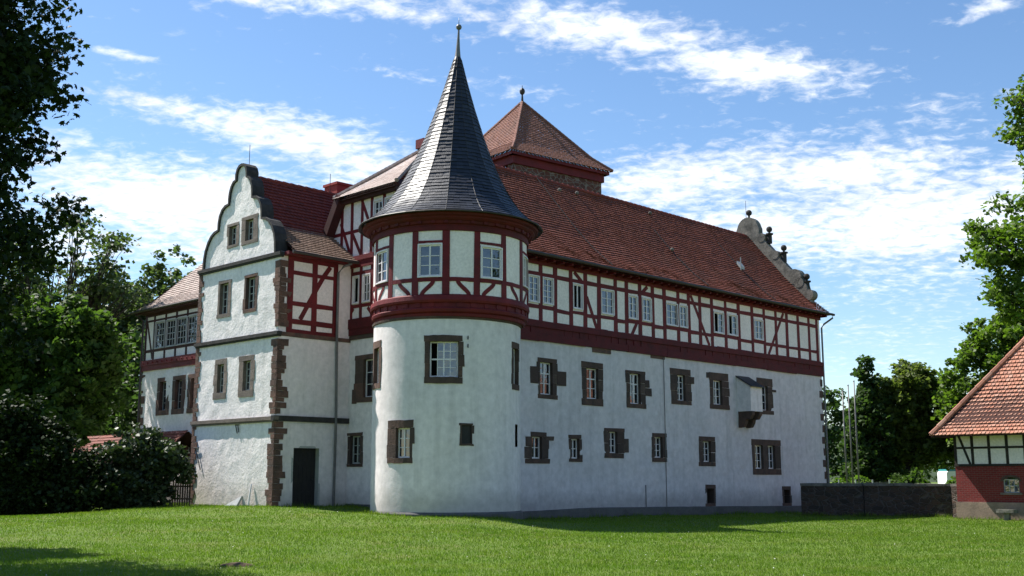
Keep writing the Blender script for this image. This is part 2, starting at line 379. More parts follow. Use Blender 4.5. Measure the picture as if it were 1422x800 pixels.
def raw_mesh(name, V, F, material, parent=None):
    """big arrays: V (n,3), F (m,k)"""
    V = np.asarray(V, np.float32); F = np.asarray(F, np.int32)
    if parent: V = V-np.array(base_of(parent), np.float32)
    me = bpy.data.meshes.new(name); me.vertices.add(len(V)); me.vertices.foreach_set('co', V.ravel())
    k = F.shape[1]; me.loops.add(F.size); me.loops.foreach_set('vertex_index', F.ravel())
    me.polygons.add(len(F)); me.polygons.foreach_set('loop_start', np.arange(len(F), dtype=np.int32)*k)
    me.materials.append(M[material]); me.update(calc_edges=True); me.validate()
    o = bpy.data.objects.new(name, me); COL.objects.link(o)
    if parent: o.parent = parent
    return o

def tiles(mb, pt, prof, xr, tw, tl, lip, jit=.006, pan=0.0):
    """courses of single tiles up a roof slope. prof: (s,z) points from eave to ridge; xr(f): x limits at fraction f"""
    P = np.array(prof, float); seg = np.linalg.norm(np.diff(P, axis=0), axis=1); cum = np.concatenate([[0], np.cumsum(seg)]); tot = cum[-1]
    def at(a):
        a = min(max(a, 0), tot); i = min(np.searchsorted(cum, a, 'right')-1, len(seg)-1)
        return P[i]+(P[i+1]-P[i])*((a-cum[i])/seg[i]), (P[i+1]-P[i])/seg[i]
    n = int(math.ceil(tot/tl))
    for r in range(n):
        a0, a1 = r*tl, min((r+1.12)*tl, tot)
        p0, t0 = at(a0); p1, _ = at(a1)
        nn = np.array([-t0[1], t0[0]])
        l0, r0 = xr(a0/tot); l1, r1 = xr(min(a1/tot, 1))
        lo, hi = min(l0, l1), max(r0, r1)
        if hi <= lo: continue
        k0 = math.floor(lo/tw)-1; off = .5*(r % 2)
        for k in range(k0, int(math.ceil(hi/tw))+1):
            xa, xb = (k+off)*tw+rnd.uniform(0, .008), (k+1+off)*tw-.014
            A0, B0 = min(max(xa, l0), r0), min(max(xb, l0), r0); A1, B1 = min(max(xa, l1), r1), min(max(xb, l1), r1)
            if B0-A0 < .01 and B1-A1 < .01: continue
            e = lip+rnd.uniform(-jit, jit); e2 = e+rnd.uniform(-jit, jit)*.6+pan; dr = rnd.uniform(-.008, .008)
            q0 = p0-t0*(.0+dr)
            low = lambda x, h: pt(x, q0[0]+nn[0]*h, q0[1]+nn[1]*h)
            up = lambda x, h: pt(x, p1[0]+nn[0]*h, p1[1]+nn[1]*h)
            mb.add([low(A0, e), low(B0, e2), up(B1, .004), up(A1, .004), low(A0, e-lip*1.1), low(B0, e2-lip*1.1)], [(0, 1, 2, 3), (4, 5, 1, 0)])

def stone_surround(parent, fr, op, ou, ears=(), material='sandstone_dark', d1=.02, depth=.2):
    """rough blocks round an opening. op, ou = (x0,x1,z0,z1) opening and outer edge"""
    mb = MB(); j = .014; a, b, c, e = op; A, B, Cc, E = ou
    mb.box(fr, A+rnd.uniform(-.05, .05), B+rnd.uniform(-.05, .05), e, E, -depth, d1+.004, j)
    mb.box(fr, A+rnd.uniform(-.04, .04), B+rnd.uniform(-.04, .04), Cc, c, -depth, d1+.012, j)
    for (x0, x1, side) in ((A, a, 0), (b, B, 1)):
        n = 2 if e-c < 1.2 else 3
        zs = [c]+sorted(c+(e-c)*(i+rnd.uniform(-.18, .18))/n for i in range(1, n))+[e]
        for z0, z1 in zip(zs, zs[1:]):
            w = rnd.uniform(-.05, .05)
            if side == 0: mb.box(fr, x0+w, x1, z0, z1-.006, -depth, d1+rnd.uniform(-.004, .004), j*.8)
            else: mb.box(fr, x0, x1+w, z0, z1-.006, -depth, d1+rnd.uniform(-.004, .004), j*.8)
    for (x0, x1, z0, z1) in ears: mb.box(fr, x0, x1, z0, z1, -.1, d1+.006, j)
    return mb.build('stone_surround', material, parent)

def window(parent, fr, x0, x1, z0, z1, cols=2, rows=3, d=-.12, fw=.055, mw=.028, paint='white_paint', proud=None, transom=None, open_cols=(), curtain=False, th=.05):
    """sash with glazing bars; panes and (where given) a proud casing belong to it"""
    mb = MB(); dd0, dd1 = d-th, d
    mb.box(fr, x0, x0+fw, z0, z1, dd0, dd1); mb.box(fr, x1-fw, x1, z0, z1, dd0, dd1)
    mb.box(fr, x0+fw, x1-fw, z0, z0+fw, dd0, dd1); mb.box(fr, x0+fw, x1-fw, z1-fw, z1, dd0, dd1)
    xi = [x0+fw+(x1-x0-2*fw)*i/cols for i in range(cols+1)]; zi = [z0+fw+(z1-z0-2*fw)*i/rows for i in range(rows+1)]
    mid = cols//2
    for i in range(1, cols):
        w = mw*1.9 if (cols % 2 == 0 and i == mid) else mw
        mb.box(fr, xi[i]-w/2, xi[i]+w/2, z0+fw, z1-fw, dd0+.006, dd1+(.006 if w > mw else -.006))
    for k in range(1, rows):
        w = mw*2 if k == transom else mw
        for i in range(cols):
            if i in open_cols and k != transom: continue
            mb.box(fr, xi[i]+mw/2, xi[i+1]-mw/2, zi[k]-w/2, zi[k]+w/2, dd0+.008, dd1-.008+(.01 if k == transom else 0))
    if proud is not None:
        pw = .05
        mb.box(fr, x0-pw, x0, z0-pw, z1+pw, d-.01, proud); mb.box(fr, x1, x1+pw, z0-pw, z1+pw, d-.01, proud)
        mb.box(fr, x0, x1, z1, z1+pw, d-.01, proud); mb.box(fr, x0, x1, z0-pw, z0, d-.01, proud+.02)
    w = mb.build('window', paint, parent)
    pm = MB()
    for i in range(cols):
        if i in open_cols: continue
        for k in range(rows):
            t = [rnd.uniform(-.0025, .0025) for _ in range(3)]; q = d-.03
            xa, xb, za, zb = xi[i], xi[i+1], zi[k], zi[k+1]
            pts = [fr.p(xa, za, q+t[0]), fr.p(xb, za, q+t[1]), fr.p(xb, zb, q+t[1]+t[2]), fr.p(xa, zb, q+t[0]+t[2])]
            pm.quad(*(reversed(pts) if fr.flip else pts))
    pm.build('pane', 'window_glass', w)
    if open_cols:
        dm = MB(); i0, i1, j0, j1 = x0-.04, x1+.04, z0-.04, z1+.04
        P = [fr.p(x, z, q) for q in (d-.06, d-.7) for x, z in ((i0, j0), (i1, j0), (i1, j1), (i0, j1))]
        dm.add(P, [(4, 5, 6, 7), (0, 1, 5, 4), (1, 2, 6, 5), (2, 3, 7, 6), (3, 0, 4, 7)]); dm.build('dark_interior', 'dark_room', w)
    return w

def stone_window(parent, fr, ou, sash, ears=(), cols=2, rows=3, material='sandstone_dark', margin=.03, transom=None, d=-.13, open_cols=(), paint='white_paint', op=None):
    op = op or (sash[0]-margin, sash[1]+margin, sash[2]-margin, sash[3]+margin)
    w = window(parent, fr, sash[0]-margin, sash[1]+margin, sash[2]-margin, sash[3]+margin, cols, rows, d, transom=transom, open_cols=open_cols, paint=paint)
    stone_surround(w, fr, op, ou, ears, material)
    return (op[0]-.03, op[1]+.03, op[2]-.03, op[3]+.03)   # hole to leave in the wall

# ------------------------------------------------------------------ layout constants (metres)
u = np.array([0.69966, 0.71447]); v = np.array([-0.71447, 0.69966])
A = np.array([-9.36, 44.0]); B = A+3.57*u; C = B-5.27*v
TC = (-2.52, 42.86)                      # round tower centre
FL = PF(C, u, -v)                        # long front of the main building
FE = PF(C, v, -u)                        # its end wall (x = distance behind the long front)
WS = PF(A, u, -v)                        # side of the gabled wing
WF = PF(A, v, -u)                        # gable front of the wing
LR = PF(A+5.4*u, v, -u)                  # front of the rear range

gs = [(-10, 43.5, .58), (-7.5, 44, .55), (-6, 41.8, .40), (-3.2, 39.6, .32), (0, 44.5, -.02), (4.5, 49.5, -.05), (11, 56, -.15), (18, 62.5, -.22), (22, 53, -.2), (15, 56, -.24),
      (-13.5, 47.5, .52), (-20, 45, .2), (-18, 50, .45), (-10, 36, .33), (-5, 33, .18), (3, 36, -.02), (10, 40, -.12), (-12, 25, .05), (0, 22, 0), (8, 25, -.05), (0, 12, 0), (0, 0, 0), (20, 35, -.15), (25, 48, -.2), (-25, 30, .1), (-30, 60, .4), (30, 80, -.2), (0, 100, .2), (-40, 100, .5), (60, 60, -.2)]
GS = np.array(gs)
def gz(x, y):
    d2 = (GS[:, 0]-x)**2+(GS[:, 1]-y)**2+.6; w = d2**-1.6
    return float((w@GS[:, 2])/w.sum())
def gzv(X, Y):
    o = np.zeros(len(X))
    for i in range(0, len(X), 20000):
        d2 = (GS[None, :, 0]-X[i:i+20000, None])**2+(GS[None, :, 1]-Y[i:i+20000, None])**2+.6; w = d2**-1.6
        o[i:i+20000] = (w@GS[:, 2])/w.sum(1)
    return o

# ------------------------------------------------------------------ ground and far hills
xs = np.concatenate([-np.geomspace(1800, 48, 14), np.arange(-45, 46, 1.0), np.geomspace(48, 1800, 14)])
ys = np.concatenate([np.linspace(-900, -10, 8), np.arange(-5, 80, 1.0), np.geomspace(83, 2500, 18)])
XX, YY = np.meshgrid(xs, ys); GZ = gzv(XX.ravel(), YY.ravel())
nx, ny = len(xs), len(ys)
idx = np.arange(nx*ny).reshape(ny, nx)
Fg = np.stack([idx[:-1, :-1], idx[:-1, 1:], idx[1:, 1:], idx[1:, :-1]], -1).reshape(-1, 4)
o = raw_mesh('ground', np.stack([XX.ravel(), YY.ravel(), GZ], 1), Fg, 'lawn'); tag(o, kind='structure')
o.data.polygons.foreach_set('use_smooth', [True]*len(o.data.polygons))
hv = []; hf = []
for i in range(121):
    a = R(-60+i); 
    for k, (dist, hh) in enumerate(((330, -1), (430, .5), (560, .9), (760, 1.0), (900, .2))):
        h = 24+13*fbm(a*3, 1, 0)+14*math.exp(-((math.degrees(a)+19)/9)**2)
        z = hh*h+ (1.5*fbm(a*40, dist*.02, 4) if hh > 0 else 0)
        hv.append((math.sin(a)*dist, math.cos(a)*dist, z))
hf = [(i*5+k, i*5+5+k, i*5+6+k, i*5+k+1) for i in range(120) for k in range(4)]
o = raw_mesh('hills', hv, hf, 'forest_hill'); tag(o, kind='structure')

# ------------------------------------------------------------------ MAIN BUILDING
mbd = thing('main_building', 'long white castle range with red half-timbered top storey and long red tiled roof', 'building', (C[0]+10, C[1]+10, 0))
holes = []
DS = 'sandstone_dark'
st = [  # outer edge, sash, extra blocks, columns, rows, transom
    ((5.99, 7.22, 5.0, 6.75), (6.16, 6.88, 5.22, 6.55), [(5.53, 6.0, 5.63, 6.35), (7.21, 7.80, 5.62, 6.24)], 2, 3, 2),
    ((8.88, 10.31, 4.86, 6.80), (9.2, 9.95, 5.19, 6.5), [], 2, 3, 2),
    ((11.99, 13.45, 4.88, 6.62), (12.3, 13.03, 5.11, 6.47), [(13.43, 13.75, 5.89, 6.25), (13.43, 13.91, 5.5, 5.87)], 2, 3, 2),
    ((15.45, 17.15, 5.21, 6.98), (16.02, 16.62, 5.44, 6.63), [(17.1, 17.4, 6.28, 6.63)], 2, 4, None),
    ((18.75, 20.5, 5.14, 6.99), (19.1, 19.83, 5.39, 6.57), [(18.5, 18.8, 6.68, 6.95)], 2, 3, None),
    ((23.14, 24.75, 5.04, 6.98), (23.45, 24.19, 5.28, 6.52), [(24.7, 25.1, 6.30, 6.42)], 2, 3, None),
    ((5.2, 6.68, 2.27, 3.40), (5.63, 6.19, 2.51, 3.36), [(6.45, 6.97, 3.24, 3.42), (5.55, 6.5, 3.40, 3.58)], 2, 2, None),
    ((7.99, 8.82, 2.37, 3.53), (8.12, 8.60, 2.54, 3.33), [], 2, 2, None),
    ((10.33, 11.75, 2.55, 3.90), (10.73, 11.25, 2.81, 3.72), [(11.7, 12.09, 2.83, 3.44)], 2, 3, None),
    ((13.86, 15.01, 2.42, 3.77), (14.08, 14.65, 2.65, 3.56), [], 2, 3, None),
    ((17.65, 19.10, 2.24, 3.71), (18.05, 18.66, 2.49, 3.45), [], 2, 3, None)]
for ou, sa, ears, cN, rN, tr in st:
    holes.append(stone_window(mbd, FL, ou, sa, ears, cN, rN, transom=tr))
# twin window
w = window(mbd, FL, 22.76, 23.54, 2.15, 3.38, 2, 3, -.13)
w2 = window(mbd, FL, 24.02, 24.74, 2.15, 3.38, 2, 3, -.13)
m_ = MB()
for r in ((22.45, 25.35, 3.38, 3.68), (22.5, 25.3, 1.85, 2.15), (22.5, 22.76, 2.15, 3.38), (23.54, 24.02, 2.15, 3.38), (24.74, 25.3, 2.15, 3.38)): m_.box(FL, *r, -.2, .02+rnd.uniform(0, .01), .012)
m_.build('stone_surround', DS, w); holes.append((22.73, 24.77, 2.12, 3.41))
# cellar openings
for (x0, x1, z0, z1) in ((18.2, 18.9, .38, 1.22), (25.45, 26.15, .28, 1.1)):
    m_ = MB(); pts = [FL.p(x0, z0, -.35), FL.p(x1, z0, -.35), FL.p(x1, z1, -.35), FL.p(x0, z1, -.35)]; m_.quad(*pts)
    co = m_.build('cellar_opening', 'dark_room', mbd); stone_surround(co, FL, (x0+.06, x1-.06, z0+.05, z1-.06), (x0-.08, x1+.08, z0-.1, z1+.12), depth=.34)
    holes.append((x0, x1, z0, z1))
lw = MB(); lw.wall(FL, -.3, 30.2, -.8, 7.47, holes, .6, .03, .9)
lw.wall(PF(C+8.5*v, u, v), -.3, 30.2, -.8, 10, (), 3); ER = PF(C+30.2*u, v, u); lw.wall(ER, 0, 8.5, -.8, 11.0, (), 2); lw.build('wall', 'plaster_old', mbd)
# end wall, stone part
eh = [stone_window(mbd, FE, (3.35, 4.85, 4.75, 6.72), (3.62, 4.25, 4.98, 6.5), [(4.7, 5.0, 4.72, 5.3)], 1, 3, 'sandstone'),
      stone_window(mbd, FE, (4.22, 5.22, 2.12, 3.52), (4.42, 5.02, 2.28, 3.36), [], 2, 3, DS, paint='grey_paint')]
m_ = MB(); m_.wall(FE, 0, 5.4, -.8, 7.5, eh, .5, .025, .9); m_.build('end_wall', 'plaster', mbd)
# plinth
m_ = MB(); zf = [(-.3, .28), (4.5, .31), (9.4, .40), (20, .27), (30.25, .12)]
for (x0, z0), (x1, z1) in zip(zf, zf[1:]):
    n = max(1, int((x1-x0)/1.2))
    for i in range(n):
        f0, f1 = i/n, (i+1)/n; a_, b_ = x0+(x1-x0)*f0, x0+(x1-x0)*f1; ha, hb = z0+(z1-z0)*f0, z0+(z1-z0)*f1
        P = [FL.p(a_, -.8, .10), FL.p(b_, -.8, .10), FL.p(b_, hb-.03, .10), FL.p(a_, ha-.03, .10), FL.p(a_, ha, -.02), FL.p(b_, hb, -.02)]
        m_.add(P, [(0, 1, 2, 3), (3, 2, 5, 4)])
m_.box(FE, 1.5, 5.2, -.8, .62, -.1, .06); m_.build('plinth', 'plinth', mbd)
# --- half-timbered storey on the long front
tw_ = [(5.42, 6.09, 9.12, 10.28, 2, 4, ()), (6.32, 6.99, 9.12, 10.28, 2, 4, ()), (8.31, 8.96, 9.12, 10.26, 2, 4, (0, 1)), (10.26, 11.17, 9.1, 10.25, 2, 3, ()),
       (12.26, 12.95, 9.08, 10.2, 2, 3, ()), (13.33, 14.02, 9.08, 10.19, 2, 3, ()), (15.22, 16.15, 9.06, 10.17, 2, 3, ()), (16.30, 16.97, 9.06, 10.17, 2, 3, ()),
       (19.3, 20.2, 9.06, 10.16, 2, 3, (0,)), (20.63, 21.48, 9.06, 10.16, 2, 3, (0,)), (23.14, 23.99, 9.06, 10.16, 2, 3, ())]
uh = []
for (x0, x1, z0, z1, cN, rN, op) in tw_:
    window(mbd, FL, x0+.03, x1-.03, z0+.03, z1-.03, cN, rN, -.01, .05, .03, proud=.05, open_cols=op); uh.append((x0, x1, z0, z1))
# an open casement leaf stands half closed in the tall dark window
m_ = MB(); m_.wall(FL, -.3, 30.2, 7.5, 11.1, uh, 2.0); m_.build('infill_wall', 'infill', mbd)
t_ = MB(); bd0, bd1 = -.06, .022
TB = lambda *a: t_.box(FL, *a, .022)
TB(0, 30.25, 10.80, 11.12, bd0, .07)
for i in range(17):   # rails come as lengths between posts, like real timbers
    x0, x1 = i*30.2/17, (i+1)*30.2/17
    TB(x0, x1, 8.30, 8.36, bd0, bd1+.004)
posts = [5.27, 6.2, 7.12, 8.17, 9.14, 10.1, 11.3, 12.12, 13.13, 14.15, 15.08, 16.22, 17.12, 18.08, 19.15, 20.4, 21.62, 22.95, 24.15, 25.35, 26.5, 27.75, 28.95, 29.85]
posts = [1.0, 2.0, 3.1, 4.2]+posts
for x in posts:
    w_ = .25 if x < 29 else .27
    TB(x-w_/2, x+w_/2, 8.34, 10.82, bd0, bd1+rnd.uniform(-.004, .004))
win_x = [(a, b) for a, b, *_ in tw_]
for x0, x1 in zip(posts, posts[1:]):
    TB(x0+.1, x1-.1, 10.29, 10.48, bd0, bd1-.004)
    if any(a < (x0+x1)/2 < b for a, b in win_x): TB(x0+.1, x1-.1, 8.86, 9.03, bd0, bd1-.004)
    else: TB(x0+.1, x1-.1, 8.80, 8.97, bd0, bd1-.004)
for pts in ([(8.40, 10.78), (8.92, 10.40)], [(9.25, 9.75), (9.95, 8.33)], [(12.98, 9.06), (12.5, 8.33)], [(13.75, 10.76), (13.3, 10.40)], [(17.3, 10.78), (18.86, 8.34)], [(26.2, 10.79), (24.5, 8.33)]):
    t_.beam(FL, pts, .19, bd0, bd1-.008)
t_.build('timber_frame', 'red_timber', mbd)
j_ = MB()
j_.box(FL, 0, 30.3, 8.06, 8.30, -.05, .12, .008); j_.box(FL, 0, 30.3, 7.80, 8.06, -.05, .05)
for i in range(56):
    x = .2+i*.54+rnd.uniform(-.06, .06)
    if rnd.random() < .7: j_.box(FL, x-.1, x+.1, 7.80, 8.055, -.05, .062+rnd.uniform(-.008, .02), .012)
for i in range(10): j_.box(FL, i*3.03, i*3.03+3.025, 7.47+rnd.uniform(-.03, .02), 7.80, -.05, .085+rnd.uniform(-.01, .01), .012)
j_.box(FE, 0, 5.5, 7.86, 8.28, -.05, .12); j_.box(FE, 0, 5.5, 7.58, 7.86, -.05, .08)
j_.build('jetty_beam', 'dark_red_timber', mbd)  # darker red than the posts: the band's shade is put into its colour
m_ = MB()
for (x0, x1, z) in ((9.6, 10.9, 7.28), (13.9, 15.0, 7.33), (.0, 3, 7.40)): m_.box(FL, x0, x1, z, 7.5, -.05, .03, .015)
m_.box(FE, 0, 5.4, 7.40, 7.58, -.05, .04, .012); m_.build('ledge_stone', 'sandstone', mbd)
m_ = MB()
for k in range(11): z = .3+k*.66; wd = .18+.16*(k % 2)+rnd.uniform(-.05, .05); m_ = MB(); m_.box(FL, 30.2-wd, 30.24, z, z+.4, -.05, .02, .012); m_.build('quoin', DS, mbd)
# --- gable end (upper) towards the wing
def gtop(x):   # roof outline of the end wall
    pr = [(-.2, 11.3), (.3, 11.8), (1.2, 12.67), (2.0, 13.58), (5.98, 13.58), (6.72, 12.1), (8.0, 9.8)]
    for (a, b), (c, d) in zip(pr, pr[1:]):
        if a <= x <= c: return b+(d-b)*(x-a)/(c-a)
    return 9.8
gw = [(3.95, 4.45, 8.94, 10.12), (4.7, 5.12, 8.94, 10.12), (2.44, 3.05, 12.2, 13.2), (3.2, 3.8, 12.2, 13.2), (1.1, 1.75, 8.94, 10.12)]
for i, (x0, x1, z0, z1) in enumerate(gw):
    window(mbd, FE, x0+.03, x1-.03, z0+.03, z1-.03, 2 if i != 1 else 1, 3, -.01, .05, .03, proud=.05, open_cols=(0, 1) if i == 1 else ())
m_ = MB(); m_.wall(FE, 0, 7.6, 7.55, 14, gw, .2, top=gtop); m_.build('gable_infill', 'infill', mbd)
t_ = MB()
for x in (.1, .95, 1.95, 2.9, 3.82, 4.58, 5.22, 6.2): t_.box(FE, x-.09, x+.09, 8.26, 10.5, -.06, .022, .01)
for x in (1.2, 2.3, 3.12, 3.95, 4.6, 5.3, 6.0): t_.box(FE, x-.085, x+.085, 10.9, min(13.5, gtop(x)-.02), -.06, .022, .01)
t_.box(FE, 0, 7.0, 10.48, 10.78, -.06, .06); t_.box(FE, 0, 6.9, 10.78, 10.98, -.06, .10)
t_.box(FE, .9, 6.55, 12.02, 12.17, -.06, .018, .01); t_.box(FE, 0, 5.3, 8.74, 8.9, -.06, .018, .01); t_.box(FE, 0, 5.3, 10.16, 10.3, -.06, .018, .01)
for p in ([(5.05, 8.74), (5.55, 8.28)], [(4.1, 8.7), (3.7, 8.3)], [(2.3, 8.7), (2.8, 8.3)], [(4.65, 13.4), (4.05, 12.2)], [(5.3, 10.95), (6.1, 12.6)], [(4.6, 10.95), (5.25, 12.0)]): t_.beam(FE, p, .16, -.06, .014)
t_.build('gable_timber', 'red_timber', mbd)
m_ = MB()  # barge boards along the verge and under the hip
m_.beam(FE, [(5.80, 13.75), (6.75, 12.1), (8.0, 9.85)], .34, -.1, .42); m_.beam(FE, [(2.05, 13.68), (1.2, 12.62), (.3, 11.78), (-.45, 11.12)], .3, -.1, .36)
m_.box(FE, 1.8, 6.05, 13.38, 13.60, -.1, .30)
m_.build('barge_board', 'dark_timber', mbd)
# --- roof
near = [(-.62, 11.12), (.4, 11.93), (1.5, 13.03), (2.9, 14.66), (4.35, 16.38)]
T0, T1, HT = -.42, 30.55, 3.4
ptL = lambda x, s, z: FL.p(x, z, -s)
m_ = MB()
zhip = 13.62; NL = 9.83
def xr(f):  # left limit follows verge, then the hip line
    P = np.array(near); seg = np.linalg.norm(np.diff(P, axis=0), axis=1); cum = np.concatenate([[0], np.cumsum(seg)]); a = f*cum[-1]
    z = np.interp(a, cum, P[:, 1]); l = T0 if z < zhip else T0+(HT-T0)*(z-zhip)/(16.38-zhip)
    return l, (T1 if z < 12.25 else 29.75)
sag = lambda x, s_, z: ptL(x, s_, z+.075*fbm(x*.22, s_*.35, 5.0)+.03*fbm(x*.9, s_*.9, 2.0))
tiles(m_, sag, near, xr, .2, .2, .062)
rf = m_.build('roof', 'roof_tile', mbd)
m_ = MB()   # boarding under tiles, far slope
for (a, b), (c, d) in zip(near, near[1:]):
    l0 = T0 if b < zhip else T0+(HT-T0)*(b-zhip)/(16.38-zhip); l1 = T0 if d < zhip else T0+(HT-T0)*(d-zhip)/(16.38-zhip)
    m_.quad(ptL(l0, a+.05, b-.13), ptL(29.9, a+.05, b-.13), ptL(29.9, c+.05, d-.13), ptL(l1, c+.05, d-.13))
m_.quad(ptL(T0, 6.05, 13.5), ptL(HT+.1, 4.37, 16.25), ptL(30, 4.37, 16.3), ptL(30, 6.05, 13.5))
m_.quad(ptL(T0, 8.1, 9.7), ptL(T0, 6.05, 13.5), ptL(30, 6.05, 13.5), ptL(30, 8.1, 9.7))
m_.quad(ptL(T0, 1.95, zhip-.16), ptL(T0, 6.0, zhip-.16), ptL(HT+.15, 4.37, 16.2), ptL(HT+.15, 4.37, 16.2))
m_.build('roof_boarding', 'under_roof', rf)
m_ = MB()   # half hip above the end wall
hipP = [(T0-.08, zhip-.02), (1.2, 14.75), (HT, 16.38)]
def xh(f): z = f; return 1.85+(4.35-1.85)*z, 6.12+(4.35-6.12)*z
tiles(m_, lambda x, s, z: FL.p(s, z, -x), hipP, xh, .2, .2, .016, .003)
for k in range(24):
    f0, f1 = k/24, (k+1)/24
    for (xa, xb) in ((1.85, 4.35), (6.12, 4.35)):
        p = lambda f: np.array(FL.p(T0+(HT-T0)*f, zhip+(16.38-zhip)*f+.06, -(xa+(xb-xa)*f)))
        m_.tube([p(f0), p(f1+.008)], [.10, .085], 6)
m_.build('half_hip', 'sunlit_tile', mbd)
m_ = MB()
n = 66
for k in range(n):
    x0 = HT+(29.6-HT)*k/n; x1 = HT+(29.6-HT)*(k+1)/n+.02
    m_.tube([ptL(x0, 4.37, 16.40), ptL(x1, 4.37, 16.385)], [.125, .105], 8)
m_.build('ridge_cap', 'wing_tile', rf)
m_ = MB(); m_.tube([ptL(T0, -.68, 11.12), ptL(30.75, -.68, 11.10)], .075, 8); m_.build('gutter', 'copper_dark', mbd)
m_ = MB(); m_.quad(ptL(T0, -.6, 11.07), ptL(T0, .05, 11.05), ptL(30.6, .05, 11.05), ptL(30.6, -.6, 11.07))
for i in range(52): x = .1+i*.59; m_.box(FL, x-.06, x+.06, 10.93, 11.06, 0, .5)
m_.build('eave_soffit', 'red_timber', mbd)
m_ = MB(); m_.tube([ptL(30.6, -.68, 11.1), ptL(30.6, -.66, 10.9), ptL(30.38, -.2, 10.55), ptL(30.34, -.06, 10.35), ptL(30.34, -.06, 5), ptL(30.34, -.06, -.4)], .055, 8); m_.build('downpipe', 'zinc', mbd)
# roof fittings
m_ = MB()
for x, a in ((18.2, .45), (24.6, .55), (10.5, .98)):
    P = np.array(near); k = lambda f: (float(np.interp(f, [0, .13, .27, .44, 1], P[:, 0])), float(np.interp(f, [0, .13, .27, .44, 1], P[:, 1])))
    m_ = MB(); m_.tube([ptL(x, k(f)[0]-.06, k(f)[1]+.08) for f in np.linspace(0.02, a, 8)], .022, 5); m_.build('lightning_wire', 'iron', rf)
m_ = MB(); q = [ptL(24.45, 1.55, 13.30), ptL(24.85, 1.55, 13.30), ptL(24.85, 1.80, 13.62), ptL(24.45, 1.80, 13.62)]; q2 = [(a, b, c+.16) for a, b, c in q]
m_.add(q+q2, [(4, 5, 6, 7), (0, 1, 5, 4), (1, 2, 6, 5), (2, 3, 7, 6), (3, 0, 4, 7)]); m_.tube([ptL(24.4, 1.5, 13.2), ptL(24.4, 1.5, 13.95)], .03, 6)
m_.build('roof_hatch', 'galvanised', rf)
m_ = MB()
for x, s, z in ((18.2, 1.75, 13.35), (13.1, 3.9, 15.85), (19.2, 3.9, 15.85), (11.6, 3.75, 15.7)):
    m_ = MB(); m_.ball(ptL(x, s-.05, z+.16), .10, 8, 5); m_.build('roof_vent', 'grey_stone', rf)
# small red hood at the ridge end
m_ = MB(); a = [ptL(2.95, 4.1, 16.3), ptL(2.95, 4.65, 16.3), ptL(2.95, 4.65, 16.72), ptL(2.95, 4.1, 16.72)]; b = [ptL(4.0, 4.1, 16.3), ptL(4.0, 4.65, 16.3), ptL(4.0, 4.65, 16.55), ptL(4.0, 4.1, 16.55)]
m_.add(a+b, [(0, 1, 2, 3), (4, 7, 6, 5), (2, 6, 7, 3), (0, 3, 7, 4), (1, 5, 6, 2)]); m_.build('ridge_hood', 'red_timber', rf)
# --- far stepped gable with scrolls and stone balls
gp = MB()
low = [(.15, 11.6), (.5, 12.95), (.95, 13.30), (2.0, 14.55), (3.0, 15.75), (3.55, 16.5), (3.55, 16.85)]
arc = [(4.35-.74*math.cos(t), 16.85+.78*math.sin(t)) for t in np.linspace(0, math.pi, 15)]
outl = low+arc[1:-1]+[(8.7-x, z) for x, z in reversed(low)]
fa = [ptL(29.74, s, z) for s, z in outl]; fb = [ptL(30.2, s, z) for s, z in outl]; n = len(outl)
gp.add(fa+fb, [tuple(range(n)), tuple(range(2*n-1, n-1, -1))]+[(i, n+i, n+(i+1) % n, (i+1) % n) for i in range(n)])
gab = gp.build('stepped_gable', 'grey_stone', mbd)
for (s, z) in ((4.35, 17.62), (2.96, 16.35), (2.01, 15.05), (.56, 13.1), (5.75, 16.35), (6.7, 15.05)):
    f = MB(); c = ptL(30.0, s, z)
    if s != 4.35:
        for r_, z0, z1 in ((.15, -.55, 0), (.23, 0, .08)):
            f.lathe((c[0], c[1]), [(0, z+z0), (r_, z+z0), (r_, z+z1), (0, z+z1)], 10)
    f.lathe((c[0], c[1]), [(.07, z+.06), (.06, z+.2)], 8); f.ball((c[0], c[1], z+.34), .19, 10, 7); f.build('ball_finial', 'coping_stone', gab)
sc = MB()
for (s, z, r_) in ((3.4, 16.2, .28), (2.5, 15.0, .27), (1.25, 13.5, .46), (.95, 13.1, .3), (5.3, 16.2, .28), (.35, 12.3, .32)):
    P = []; sc = MB()
    for k in range(14): t = 2*math.pi*k/14; P.append((s+r_*math.cos(t), z+r_*math.sin(t)))
    a = [ptL(29.72, *p) for p in P]; b = [ptL(30.26, *p) for p in P]; n = 14
    sc.add(a+b, [tuple(range(n)), tuple(range(2*n-1, n-1, -1))]+[(i, n+i, n+(i+1) % n, (i+1) % n) for i in range(n)]); sc.build('scroll_stone', 'grey_stone', gab)
m_ = MB(); c = ptL(29.9, 4.5, 17.6); m_.tube([c, (c[0], c[1], 18.75)], .014, 5); m_.build('lightning_rod', 'iron', gab)
# --- garderobe bay on the long front
by = MB(); x0, x1 = 21.25, 22.35
by.box(FL, x0, x1, 5.08, 6.35, -.05, .82)
P = [FL.p(x0, 6.35, .82), FL.p(x1, 6.35, .82), FL.p(x1, 6.35, 0), FL.p(x0, 6.35, 0), FL.p(x0, 6.85, 0), FL.p(x1, 6.85, 0)]
by.add(P, [(0, 1, 5, 4), (0, 4, 3), (1, 2, 5)])
bay = by.build('garderobe_bay', 'plaster', mbd)
m_ = MB(); h = .035
P = [FL.p(x0-.1, 6.33, .95), FL.p(x1+.1, 6.33, .95), FL.p(x1+.1, 6.94, -.02), FL.p(x0-.1, 6.94, -.02)]; P += [(a, b, c+h) for a, b, c in P]
m_.add(P, [(4, 5, 6, 7), (3, 2, 1, 0), (0, 1, 5, 4), (1, 2, 6, 5), (2, 3, 7, 6), (3, 0, 4, 7)]); m_.build('bay_roof', 'slate', bay)
